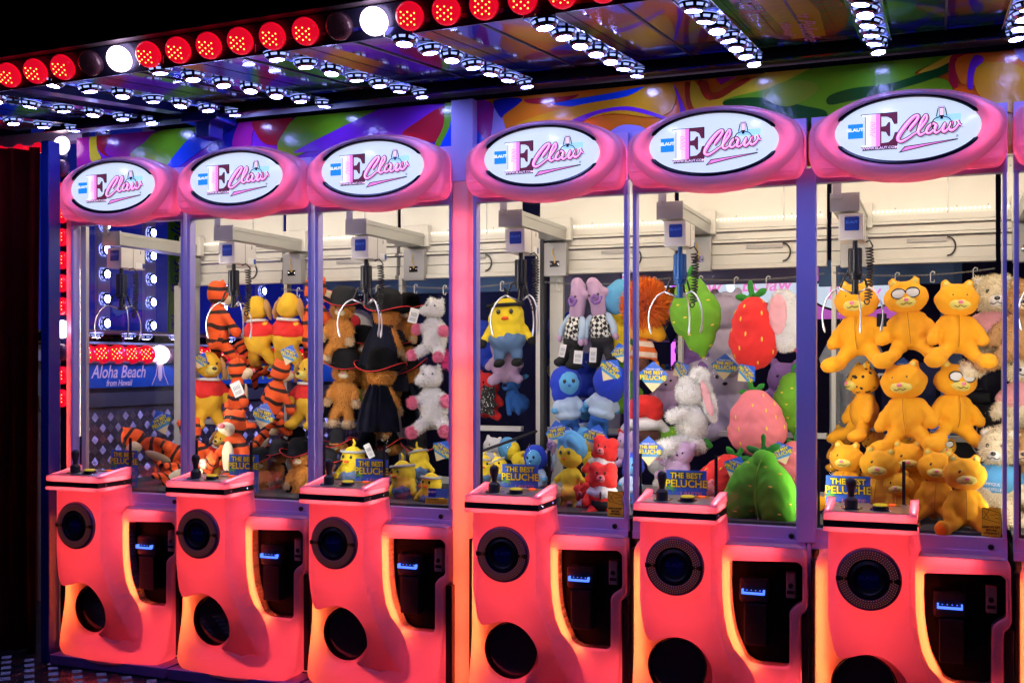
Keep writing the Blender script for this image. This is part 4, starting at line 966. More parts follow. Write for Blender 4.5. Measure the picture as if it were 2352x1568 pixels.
# ------------------------------------------------------------------ cranes
def build_crane():
    t = thing('claw_crane', '', 'claw crane')
    bm = bmesh.new(); box(bm, -.375, -.340, .148, .151, 2.165, 2.235, bev=.0008); lathe(bm, [(.007, 0), (.006, .005), (.0001, .003)], 10, (-.357, .148, 2.187), (0, -1, 0), cap0=False, cap1=False)
    obj('bracket', bm, 'steel_grey', t)
    bm = bmesh.new(); box(bm, -.385, -.270, .155, .165, 2.114, 2.190, bev=.002); box(bm, -.3775, -.2775, .166, .84, 2.118, 2.186, bev=.002)
    box(bm, -.2775, -.2745, .17, .84, 2.165, 2.178)
    obj('arm', bm, 'alu', t)
    bm = bmesh.new()
    for x in (-.372, -.283): lathe(bm, [(.004, 0), (.003, .002), (.0001, .002)], 8, (x, .155, 2.178), (0, -1, 0), cap0=False, cap1=False)
    obj('arm_screw', bm, 'steel_grey', t)
    c_ = bmesh.new(); box(c_, -.351, -.257, .150, .335, 1.998, 2.104, bev=.003); cr = obj('carriage', c_, 'white_paint', t)
    bm = bmesh.new(); box(bm, -.2565, -.2555, .24, .241, 2.0, 2.102); box(bm, -.2565, -.2555, .295, .299, 2.080, 2.098); obj('carriage_seam', bm, 'black', cr)
    bm = slab(rounded([(-.328, 2.035), (-.272, 2.035), (-.272, 2.090), (-.328, 2.090)], .005), [], .1482, .1500, 0); s = obj('maker_sticker', bm, 'cobalt', cr)
    text('maker_lettering', 'ELAUT', .014, (-.300, .1478, 2.068), 'badge_sticker', s, bold=.0004, sx=1.15)
    bm = bmesh.new(); box(bm, -.2567, -.2560, .262, .333, 2.004, 2.034); g = obj('rating_label', bm, 'paper', cr)
    bm = bmesh.new(); box(bm, -.2562, -.2553, .312, .331, 2.006, 2.032); obj('label_logo', bm, 'cobalt', g)
    # motor with cooling fins
    bm = bmesh.new(); lathe(bm, [(.010, 0), (.010, .030), (.027, .032), (.027, .036)], 20, (-.290, .19, 1.998), (0, 0, -1), cap0=False, cap1=False)
    n = 28
    def fin(r0, z): return [bm.verts.new((-.290 + (r0 + (.0028 if k % 2 else 0)) * math.cos(2 * math.pi * k / n), .19 + (r0 + (.0028 if k % 2 else 0)) * math.sin(2 * math.pi * k / n), z)) for k in range(n)]
    a = fin(.025, 1.962); b = fin(.025, 1.868)
    for k in range(n): bm.faces.new((a[k], a[(k + 1) % n], b[(k + 1) % n], b[k]))
    bm.faces.new(a); bm.faces.new(b[::-1])
    lathe(bm, [(.030, 0), (.030, .012), (.025, .014), (.025, .030), (.013, .032), (.013, .075), (.018, .077), (.018, .088), (.0001, .089)], 18, (-.290, .19, 1.868), (0, 0, -1), cap0=False, cap1=False)
    obj('motor', bm, 'motor_dark', t, smooth='auto')
    for k, a0 in enumerate((205, 325, 85)):
        a = R(a0); d = Vector((math.cos(a), math.sin(a), 0)); c0 = Vector((-.290, .19, 0))
        bm = bmesh.new()
        tube(bm, [c0 + d * .030 + Vector((0, 0, 1.862)), c0 + d * .042 + Vector((0, 0, 1.855)), c0 + d * .062 + Vector((0, 0, 1.804))], .0045, 6, 1)
        tube(bm, [c0 + d * .018 + Vector((0, 0, 1.786)), c0 + d * .066 + Vector((0, 0, 1.806))], .004, 6, 0)
        arc = [(.066, 1.806), (.095, 1.790), (.118, 1.760), (.132, 1.725), (.136, 1.690), (.132, 1.655), (.124, 1.625)]
        pts = [c0 + d * r_ + Vector((0, 0, z)) for r_, z in catmull(arc, 4, False)]
        N = len(pts); tube(bm, pts, [.0036] * (N - 7) + [.0036, .004, .0048, .0055, .0055, .004, .0015], 7, 0)
        obj('prong', bm, ['chrome_soft', 'black'], t, smooth=True)
    bm = bmesh.new(); pts = []
    for k in range(150):
        a = k * .75; z = 1.975 - k * .00145; r_ = .014 + .0015 * math.sin(k * .2)
        pts.append((-.238 + r_ * math.cos(a) + .004 * math.sin(k * .03), .235 + r_ * math.sin(a), z))
    for k in range(14): a = k / 13 * math.pi; pts.append((-.247 + .010 * math.cos(a), .235 + .006 * math.sin(k * 2.), 1.757 - .016 * math.sin(a)))
    tube(bm, pts, .0030, 5); tube(bm, [(-.25, .2, 1.99), (-.235, .215, 2.0), (-.224, .235, 1.978)], .003, 5)
    obj('coil_cable', bm, 'rubber', t, smooth=True)
    # rear trolley on the rail
    bm = bmesh.new(); box(bm, -.40, -.255, .80, .84, 2.12, 2.235, bev=.003); obj('trolley_cover', bm, 'white_paint', t)
    bm = bmesh.new(); box(bm, -.395, -.275, .79, .835, 1.94, 2.108, bev=.003); tr = obj('trolley_plate', bm, 'steel_grey', t)
    bm = bmesh.new(); box(bm, -.36, -.31, .787, .7895, 1.985, 2.015)
    for x in (-.355, -.315): lathe(bm, [(.006, 0), (.005, .006), (.0001, .007)], 8, (x, .787, 2.0), (0, -1, 0), cap0=False, cap1=False)
    obj('connector', bm, 'chrome', tr)
    bm = bmesh.new(); tube(bm, [(-.335, .785, 2.005), (-.33, .775, 2.03), (-.345, .78, 2.055), (-.34, .79, 2.08)], .0022, 5); obj('connector_wire', bm, 'sticker_gold', tr)
    return t
mat('chrome_soft', (.75, .76, .8), .28, .85); mat('badge_sticker', (.08, .20, .75), .3)
crane = build_crane()
CL = ['with orange striped plush lying below it', 'in front of the hanging orange striped plush', 'in front of the ginger plush in a black hat',
      'in front of the hanging yellow and denim plush', 'with a bright blue motor, before the green fruit plush', 'above the golden orange plush bears', 'cut off at the right edge of the view']
for i in range(7):
    c_ = crane if i == 0 else copy_tree(crane)
    c_['label'] = 'three pronged prize claw, ' + CL[i]; c_['group'] = 'claw cranes'
    c_.location = (XM[i] + (0, -.02, 0, 0, .004, -.002, 0)[i], (.0, .0, .02, .0, .01, .03, .02)[i], 0)
    if i == 4:
        for ch in c_.children:
            if ch.name.startswith('motor'):
                ch.data = ch.data.copy(); ch.data.materials[0] = M['motor_blue']
    if i in (1, 2, 3, 5):
        for ch in c_.children:
            if ch.name.startswith('motor'):
                if 'mk' not in M: M['mk'] = M['black']
                ch.data = ch.data.copy(); ch.data.materials[0] = M['black']

# ------------------------------------------------------------------ posts between the banks
def lit_post(x0, x1, label, z0=0., z1=2.30):
    t = thing('lit_post', label, 'post', ((x0 + x1) / 2, 0, 0)); w = (x1 - x0) / 2
    bm = slab(rounded([(-w, z0), (w, z0), (w, z1), (-w, z1)], .004), [], -.02, .06, .006); 
    openback(bm, .04)
    for v in bm.verts:
        v.co.y -= .010 * (1 - min(1, abs(v.co.x) / w) ** 2) if v.co.y < 0 else 0
    obj('light_cover', bm, 'shell', t, smooth='auto')
    bm = bmesh.new()
    segs = [(.06, .30, 1), (.32, .6, 1), (.62, .9, 1), (.92, 1.2, 1), (1.22, 1.48, 1), (1.52, 1.66, 0), (1.70, 1.84, 0), (1.88, 2.00, 0), (2.04, 2.14, 0)]
    for a, b, _ in segs:
        f = bm.faces.new([bm.verts.new(p) for p in ((-.006, .034, a), (.006, .034, a), (.006, .034, b), (-.006, .034, b))]); f.material_index = 0 if _ else 1
    obj('led_strip', bm, ['led_post', 'panel_led'], t)
    bm = bmesh.new(); box(bm, -w, w, .045, .06, z0, z1); obj('post_core', bm, 'white_paint', t)
    return t
lit_post(1.706, 1.786, 'wide pink and orange lit post between the third and fourth claw machines')
o = lit_post(-.455, -.442, 'thin pink lit edge strip at the left end of the machine row', .95, 2.3)
bm = bmesh.new(); box(bm, 1.696, 1.800, -.014, .05, 2.302, 2.66, bev=.002); tag(obj('panel_strip', bm, 'frame'), 'plain lavender upright strip dividing the printed panels above the lit post', 'trim strip')
bm = bmesh.new(); box(bm, 3.181, 3.254, -.017, .036, .80, 2.262, bev=.003); box(bm, 3.221, 3.236, -.013, .035, .0, .799); tag(obj('filler_post', bm, 'frame'), 'narrow violet blue upright filling the joint left of the golden plush machine', 'post')

# ------------------------------------------------------------------ printed panel above the machines (flat print as thin layers)
cols = dict(purple=(.20, .03, .55), violet=(.40, .03, .40), green=(.14, .45, .01), dgreen=(.01, .10, .01), blue=(.01, .09, .75), dblue=(.01, .02, .35), magenta=(.45, .02, .30), red=(.42, .015, .03), orange=(.85, .25, .01), gold=(.80, .42, .01), yellow=(.70, .62, .02), pale=(.45, .42, .85), lime=(.25, .42, .02), brown=(.40, .05, .01))
for k, c_ in cols.items(): mat('print_' + k, c_, .17, coat=0., bump=(22, .45, .004))
def print_panel(name, label, x0, x1, shapes, base):
    t = thing(name, label, 'printed panel', (0, 0, 0))
    bm = bmesh.new(); box(bm, x0, x1, .036, .055, 2.28, 2.662); obj('backing', bm, 'print_' + base, t)
    mats_ = sorted({s[0] for s in shapes}); bmA = bmesh.new()
    for k, (c_, pts) in enumerate(shapes):
        w = [at(u, v, .035) for u, v in pts]; p2 = [(p.x, p.z) for p in w]
        if len(p2) > 3: p2 = catmull(p2, 5)
        b2 = slab([(p[0], p[1]) for p in p2], [], .0355 - .0006 * (k + 1), .036, 0)
        for f in b2.faces: f.material_index = mats_.index(c_)
        for a, b, ax in ((x0, 1, 0), (x1, -1, 0), (2.662, -1, 2), (2.281, 1, 2)):
            co = [0, 0, 0]; no = [0, 0, 0]; co[ax] = a; no[ax] = -b
            bmesh.ops.bisect_plane(b2, geom=b2.verts[:] + b2.edges[:] + b2.faces[:], plane_co=co, plane_no=no, clear_outer=True)
        me = bpy.data.meshes.new('x'); b2.to_mesh(me); b2.free(); bmA.from_mesh(me); bpy.data.meshes.remove(me)
    obj('print', bmA, ['print_' + c_ for c_ in mats_], t)
    return t
print_panel('printed_panel', 'glossy swirl printed panel above the three left machines, purple green and blue', -.443, 1.695, [
    ('magenta', [(160, 310), (200, 300), (215, 340), (205, 380), (160, 380)]),
    ('yellow', [(207, 310), (224, 308), (222, 340), (232, 365), (208, 368)]),
    ('red', [(226, 308), (270, 300), (240, 340), (250, 360), (226, 345)]),
    ('violet', [(270, 300), (370, 300), (340, 330), (300, 360), (245, 352)]),
    ('green', [(362, 303), (440, 290), (445, 310), (380, 385), (300, 360), (335, 325)]),
    ('blue', [(445, 308), (495, 280), (560, 270), (530, 300), (470, 340), (400, 390), (385, 380)]),
    ('dblue', [(535, 290), (552, 275), (545, 325), (500, 350), (480, 340)]),
    ('magenta', [(555, 275), (590, 272), (580, 310), (575, 335), (535, 335)]),
    ('red', [(586, 275), (668, 262), (665, 300), (650, 330), (610, 330), (588, 305)]),
    ('green', [(700, 262), (860, 240), (850, 262), (760, 310), (680, 360), (640, 345), (650, 310)]),
    ('purple', [(850, 262), (900, 245), (960, 240), (1020, 250), (930, 310), (860, 330), (700, 350), (690, 342)]),
    ('red', [(1020, 245), (1040, 270), (1010, 320), (975, 325), (925, 310), (960, 280)]),
    ('green', [(1024, 238), (1042, 240), (1040, 290), (1015, 340), (1000, 335), (1020, 290)]),
    ('blue', [(1043, 238), (1060, 240), (1060, 420), (1010, 400), (1010, 345), (1035, 290)]),
], 'purple')
print_panel('printed_panel', 'glossy swirl printed panel above the right machines, orange green and yellow', 1.801, 5.1, [
    ('magenta', [(1078, 236), (1120, 232), (1138, 260), (1125, 320), (1100, 340), (1078, 310)]),
    ('violet', [(1085, 235), (1118, 232), (1122, 248), (1105, 262), (1085, 255)]),
    ('pale', [(1138, 240), (1160, 290), (1160, 320), (1110, 340), (1128, 310)]),
    ('blue', [(1079, 290), (1105, 310), (1110, 330), (1079, 345)]),
    ('dblue', [(1135, 232), (1200, 228), (1160, 262), (1150, 270)]),
    ('blue', [(1300, 232), (1400, 215), (1480, 200), (1430, 225), (1350, 245), (1270, 240)]),
    ('red', [(1210, 228), (1300, 222), (1330, 218), (1290, 235), (1220, 238)]),
    ('gold', [(1340, 240), (1440, 222), (1490, 198), (1550, 195), (1545, 250), (1500, 270), (1400, 262), (1300, 290), (1200, 310), (1180, 290), (1250, 262)]),
    ('purple', [(1300, 285), (1360, 258), (1440, 245), (1510, 262), (1530, 275), (1440, 254), (1370, 264), (1320, 290)]),
    ('pale', [(1395, 310), (1430, 288), (1475, 292), (1490, 310), (1480, 330), (1400, 330)]),
    ('purple', [(1548, 195), (1565, 230), (1575, 260), (1570, 300), (1560, 300), (1562, 250)]),
    ('brown', [(1575, 190), (1605, 210), (1620, 250), (1605, 260), (1580, 250)]),
    ('yellow', [(1590, 185), (1640, 230), (1700, 200), (1780, 160), (1880, 150), (1790, 200), (1700, 235), (1600, 255)]),
    ('brown', [(1605, 190), (1625, 188), (1640, 215), (1700, 185), (1720, 185), (1632, 232)]),
    ('magenta', [(1645, 182), (1690, 178), (1655, 195)]),
    ('green', [(1880, 152), (1960, 145), (2060, 140), (2180, 130), (2100, 170), (2180, 190), (2160, 260), (1900, 290), (1850, 300), (1660, 240), (1780, 200)]),
    ('dgreen', [(1660, 240), (1740, 225), (1850, 245), (1900, 260), (1880, 300), (1780, 290)]),
    ('lime', [(1750, 220), (1800, 190), (1860, 188), (1880, 205), (1850, 232), (1800, 246)]),
    ('dgreen', [(1905, 222), (1960, 204), (2060, 190), (2230, 128), (2160, 175), (2050, 210), (1960, 232), (1905, 242)]),
    ('yellow', [(2110, 168), (2180, 130), (2190, 138), (2150, 160)]),
    ('red', [(2185, 130), (2230, 125), (2200, 150), (2200, 200), (2180, 190)]),
    ('orange', [(2200, 135), (2290, 122), (2352, 130), (2352, 250), (2310, 250), (2240, 200), (2205, 190)]),
    ('purple', [(2238, 130), (2260, 138), (2238, 170), (2234, 205), (2222, 200), (2224, 160)]),
    ('gold', [(2250, 150), (2352, 160), (2380, 260), (2320, 260), (2245, 215)]),
    ('pale', [(2330, 110), (2400, 100), (2400, 150), (2350, 145)]),
], 'orange')

# ------------------------------------------------------------------ awning
SL = .113
def az(y, off=0.): return 2.675 + SL * (y + .15) + off
aw = thing('awning', 'dark folding awning roof with printed glossy ceiling panels over the machines', 'awning', (0, 0, 0))
def ramp_panel_mat(name, seed, cl):
    m = mat(name, (.1, .1, .1), .11, coat=.6); nt = m.node_tree; b = nt.nodes['Principled BSDF']
    tc = nt.nodes.new('ShaderNodeTexCoord'); mp = nt.nodes.new('ShaderNodeMapping'); mp.inputs['Location'].default_value = (seed * 3.1, seed * 1.7, 0); mp.inputs['Scale'].default_value = (1.2, .6, 1)
    n = nt.nodes.new('ShaderNodeTexNoise'); n.inputs['Scale'].default_value = 2.6; n.inputs['Detail'].default_value = 1.; n.inputs['Distortion'].default_value = 1.5
    cr = nt.nodes.new('ShaderNodeValToRGB'); cr.color_ramp.interpolation = 'CONSTANT'; e = cr.color_ramp.elements
    while len(e) > 1: e.remove(e[-1])
    for i, c_ in enumerate(cl):
        el = e[0] if i == 0 else e.new(.30 + .4 * i / len(cl)); el.color = (c_[0] * .45, c_[1] * .5, min(.6, c_[2] * .9 + .03), 1)
    e[0].position = 0
    nt.links.new(tc.outputs['Object'], mp.inputs[0]); nt.links.new(mp.outputs[0], n.inputs['Vector']); nt.links.new(n.outputs['Fac'], cr.inputs[0]); nt.links.new(cr.outputs[0], b.inputs['Base Color'])
    n2 = nt.nodes.new('ShaderNodeTexNoise'); n2.inputs['Scale'].default_value = 30; bp = nt.nodes.new('ShaderNodeBump'); bp.inputs['Strength'].default_value = .12; bp.inputs['Distance'].default_value = .002
    nt.links.new(tc.outputs['Object'], n2.inputs['Vector']); nt.links.new(n2.outputs['Fac'], bp.inputs['Height']); nt.links.new(bp.outputs[0], b.inputs['Normal'])
PAL = [[(.03, .03, .34), (.01, .01, .14), (.25, .03, .12), (.04, .02, .45), (.01, .07, .5)], [(.02, .04, .4), (.25, .06, .02), (.05, .03, .35), (.02, .02, .1)],
       [(.4, .16, .02), (.03, .05, .45), (.10, .02, .30), (.4, .22, .03)], [(.03, .07, .5), (.35, .04, .06), (.5, .25, .03), (.1, .03, .3), (.03, .2, .05)],
       [(.04, .25, .04), (.03, .07, .5), (.06, .3, .03), (.4, .2, .03)]]
for k in range(5): ramp_panel_mat('ceiling_print%d' % k, k + 1, PAL[k])
BARX = [-.80, -.33, .145, .625, 1.11, 1.595, 2.085, 2.565, 3.03, 3.49, 3.96, 4.44]
YF, YB = -1.28, -.02
def sloped_box(bm, x0, x1, y0, y1, d0, d1, mi=0):
    vs = box(bm, x0, x1, y0, y1, 0, 0.0001, mi)
    for k, v in enumerate(vs): v.co.z = az(v.co.y, d1 if k % 2 else d0)
for i in range(len(BARX) - 1):
    a, b = BARX[i] + .052, BARX[i + 1] - .052
    bm = bmesh.new(); sloped_box(bm, a, b, YF, YB - .10, .035, .05)
    obj('ceiling_panel', bm, 'ceiling_print%d' % (i % 5 if i != 8 else 4), aw)
    bm = bmesh.new(); mid = a + (b - a) * .5
    sloped_box(bm, mid - .004, mid + .004, YF, YB - .10, .031, .0345); obj('panel_joint', bm, 'black', aw)
bm = bmesh.new(); sloped_box(bm, -.95, 5.0, YF, YB + .16, .052, .12); obj('roof_deck', bm, 'black_matte', aw)
bm = bmesh.new(); sloped_box(bm, -.50, 5.0, -.13, .03, -.012, .0515); obj('cross_beam', bm, 'black', aw)
bm = bmesh.new(); sloped_box(bm, -.50, 5.0, -.136, -.131, -.014, -.008); sloped_box(bm, -.5, 5., -.2, -.194, .028, .0345); obj('chrome_trim', bm, 'chrome', aw)
bm = bmesh.new(); box(bm, .42, .50, -.13, -.02, 2.57, 2.665, bev=.006); box(bm, .36, .56, -.16, .0, 2.64, 2.69, bev=.006); obj('support_bracket', bm, 'pole_blue', aw)
bm = bmesh.new(); sloped_box(bm, .32, .40, YF, -.10, .005, .034); obj('support_rib', bm, 'pole_blue', aw)
# surfboard motif on one ceiling panel (flat print)
bm = bmesh.new()
def on_ceiling(pts, off, mi):
    vs = [bm.verts.new((x, y, az(y, off))) for x, y in pts]; f = bm.faces.new(vs); f.material_index = mi; f.normal_update()
    if f.normal.z > 0: f.normal_flip()
on_ceiling([(3.26 + .165 * math.cos(k * math.pi / 24), -.72 + .50 * math.sin(k * math.pi / 24)) for k in range(48)], .0335, 0)
on_ceiling([(3.18, -1.15), (3.32, -1.15), (3.34, -.75), (3.32, -.30), (3.20, -.30), (3.19, -.75)], .0325, 1)
for x in (3.155, 3.355): on_ceiling([(x - .006, -1.0), (x + .006, -1.0), (x + .006, -.42), (x - .006, -.42)], .0318, 2)
obj('surfboard_print', bm, ['print_brown', 'print_gold', 'print_red'], aw)
me = text_mesh('The Best Peluche', .085, shear=.35); me.materials.append(M['card_pink'])
o = obj('ceiling_lettering', me, None, aw, loc=(3.285, -.72, az(-.72, .030))); o.rotation_euler = (R(180) + math.atan(SL), 0, R(90))
me = text_mesh('from Hawaii', .055, shear=.35); me.materials.append(M['card_pink'])
o = obj('ceiling_lettering', me, None, aw, loc=(3.215, -.62, az(-.62, .030))); o.rotation_euler = (R(180) + math.atan(SL), 0, R(90))

def lamp_mesh():
    bm = bmesh.new()
    # chrome cup with a bright lens and a ring of lit windows; 0 chrome 1 lens 2 window
    n = 24
    prof = [(.046, .0, 0), (.0475, -.002, 2), (.0475, -.0045, 0), (.046, -.0115, 3), (.042, -.0195, 0), (.036, -.026, 0), (.027, -.030, 1)]
    rings = [[bm.verts.new((r_ * math.cos(2 * math.pi * k / n), r_ * math.sin(2 * math.pi * k / n), z)) for k in range(n)] for r_, z, _ in prof]
    for q, (A, Bv) in enumerate(zip(rings, rings[1:])):
        for k in range(n):
            j = (k + 1) % n; f = bm.faces.new((A[j], A[k], Bv[k], Bv[j])); mi = prof[q][2]
            f.material_index = (2 if k % 3 < 2 else 0) if mi == 3 else mi
    f = bm.faces.new(rings[-1][::-1]); f.material_index = 1
    me = bpy.data.meshes.new('lamp'); bm.to_mesh(me); bm.free()
    for m_ in ('chrome_lamp', 'puck_light', 'puck_window'): me.materials.append(M[m_])
    return me
LM = lamp_mesh()
pos = ['outermost, at the far left', 'second from the left', 'third from left, beside the support rib', 'fourth from the left', 'fifth from the left', 'sixth from left, over the lit pink post', 'seventh from the left', 'eighth from the left, over the green fruit', 'ninth from left, beside the red surfboard', 'tenth from the left, beside the right edge', 'eleventh, at the far right edge']
for i, bx in enumerate(BARX[1:11]):
    t = thing('lamp_bar', 'awning bar with round white lamps, ' + pos[i], 'light bar', (bx, 0, 0), group='lamp bars under the awning')
    bm = bmesh.new(); sloped_box(bm, -.050, .050, YF, -.14, .010, .0335)
    obj('bar', bm, 'bar_metal' if 'bar_metal' in M else mat('bar_metal', (.05, .06, .26), .16, .7), t)
    bm = bmesh.new(); sloped_box(bm, .0505, .0525, YF, -.14, .006, .0335); sloped_box(bm, -.0525, -.0505, YF, -.14, .006, .0335); obj('bar_edge', bm, 'chrome', t)
    for k in range(7):
        y = -.125 - .185 * k - (.02 if k else 0)
        o = obj('lamp', LM, None, t, loc=(0, y + .02, az(y + .02, .0095)), rot=(math.atan(SL) + random.uniform(-.03, .03), random.uniform(-.03, .03), random.uniform(0, 6))); o.scale = (.93, .93, .95)

# front edge beam with bulbs
XB0 = .45
def ez(x): return 2.573 + .018 * (x - XB0)
eb = thing('awning_edge_beam', 'dark awning front edge carrying a row of big red and white round bulbs', 'light beam', (0, 0, 0))
mat('fascia', (.03, .03, .09), .3, .4, bump=(90, .4, .003)); mat('rim', (.35, .28, .36), .3, .8)
def xbox(bm, x0, x1, prof, mi=0):
    a = [bm.verts.new((x0, y, ez(x0) + z)) for y, z in prof]; b = [bm.verts.new((x1, y, ez(x1) + z)) for y, z in prof]; n = len(prof)
    for k in range(n): f = bm.faces.new((a[k], a[(k + 1) % n], b[(k + 1) % n], b[k])); f.material_index = mi
    bm.faces.new(a[::-1]); bm.faces.new(b); bmesh.ops.recalc_face_normals(bm, faces=bm.faces)
for a in np.arange(-1.3, 5.0, 1.05):
    bm = bmesh.new(); xbox(bm, a, a + 1.046, [(-1.305, .048), (-1.262, -.044), (-1.245, -.040), (-1.285, .06)]); obj('fascia_panel', bm, 'fascia', eb)
bm = bmesh.new(); xbox(bm, -1.3, 5.2, [(-1.345, .052), (-1.345, .062), (-1.28, .064), (-1.28, .054)]); obj('rim', bm, 'rim', eb)
bm = bmesh.new(); xbox(bm, -1.3, 5.2, [(-1.34, .0645), (-1.28, .0655), (-1.24, .25), (-1.24, .9), (-1.30, .9)]); obj('roof_front', bm, 'black_matte', eb)
def bulb_mesh(kind):
    bm = bmesh.new(); m0 = {'red': 'bulb_red', 'white': 'bulb_white', 'off': 'bulb_off'}[kind]
    lathe(bm, [(.030, -.012), (.040, -.004), (.0445, .006), (.0450, .016), (.0415, .024), (.034, .031), (.022, .0355), (.0001, .037)], 26, cap0=True, cap1=False)
    lathe(bm, [(.0462, .004), (.0470, .007), (.0462, .010)], 26, cap0=False, cap1=False)
    if kind != 'white':
        for (x, y) in [(0, 0), (.012, .01), (-.012, .01), (.012, -.01), (-.012, -.01), (0, .02), (0, -.02), (.022, 0), (-.022, 0), (.022, .018), (-.022, .018), (.022, -.018), (-.022, -.018)]:
            z = .0372 - (x * x + y * y) * 3.2
            f = bm.faces.new([bm.verts.new((x + 0.0027 * math.cos(a * math.pi / 3), y + .0027 * math.sin(a * math.pi / 3), z + .0008)) for a in range(6)]); f.material_index = 1
    me = bpy.data.meshes.new('bulb'); bm.to_mesh(me); bm.free()
    me.materials.append(M[m0]); me.materials.append(M['bulb_dot' if kind == 'red' else 'bulb_off'])
    for p in me.polygons: p.use_smooth = p.material_index == 0
    return me
BM = {k: bulb_mesh(k) for k in ('red', 'white', 'off')}
bd = Vector((.12, -.80, -.50)).normalized(); brot = Vector((0, 0, 1)).rotation_difference(bd).to_euler()
xk = .72
for k in range(-9, 30):
    x = .733 + .1275 * k
    ph = (k - 1) % 8; kind = 'off' if ph == 0 else 'white' if ph == 1 else 'red'
    o = obj('bulb', BM[kind], None, eb, loc=(x, -1.296, ez(x) + .002), rot=brot)
    if kind != 'red': o['label'] = 'unlit dark bulb' if kind == 'off' else 'white lit bulb'

# ------------------------------------------------------------------ left end: pole, curtain, bulb column, side wing with board
pa, pb = at(93, 834, -.14).x, at(139, 834, -.06).x
bm = bmesh.new(); box(bm, pa, pb, -.14, -.06, -.004, 2.62, bev=.006); t = tag(obj('blue_pole', bm, 'pole_blue'), 'thick dark blue square support pole left of the machine row', 'pole')
bm = bmesh.new()
N = 90; a = []; b = []
for k in range(N):
    x = -2.4 + k * (at(100, 834, -.02).x + 2.4) / N; y = -.02 + .05 * math.sin(k * .55) + .03 * math.sin(k * 1.3)
    a.append(bm.verts.new((x, y, .0))); b.append(bm.verts.new((x, y + .03 * math.sin(k * .3), 2.62)))
for k in range(N - 1): bm.faces.new((a[k], a[k + 1], b[k + 1], b[k]))
bmesh.ops.solidify(bm, geom=bm.faces[:], thickness=.004)
tag(obj('curtain', bm, 'curtain', smooth=True), 'dark red folded curtain hanging in the dark at the far left', 'curtain')
t = thing('bulb_column', 'upright column of red bulbs beside the left end of the machine row', 'light column', (at(147, 834, .0).x, .0, 0))
bm = bmesh.new(); box(bm, -.034, .010, .012, .022, .02, 2.62); obj('column_board', bm, 'navy', t)
z0 = at(150, 410, .12).z; dz = (at(150, 410, .12).z - at(150, 463, .12).z)
seq = ['white', 'off', 'red', 'red', 'red', 'red', 'red', 'red', 'white', 'off', 'red', 'red']
for k in range(12):
    obj('bulb', BM[seq[k]], None, t, loc=(-.005, .0, 2.62 - k * .118), rot=(R(90), 0, 0))
# small projecting white canopy edge with red bulbs far left
t = thing('side_canopy', 'pale canopy edge with red bulbs under it, at the far left above the curtain', 'canopy', (0, 0, 0))
bm = bmesh.new(); box(bm, -1.9, -.47, .10, .16, 2.665, 2.73, bev=.004); obj('canopy_edge', bm, 'frame', t)
for k in range(8): obj('bulb', BM['red'], None, t, loc=(-1.55 + k * .13, .13, 2.665), rot=(R(180), 0, 0))

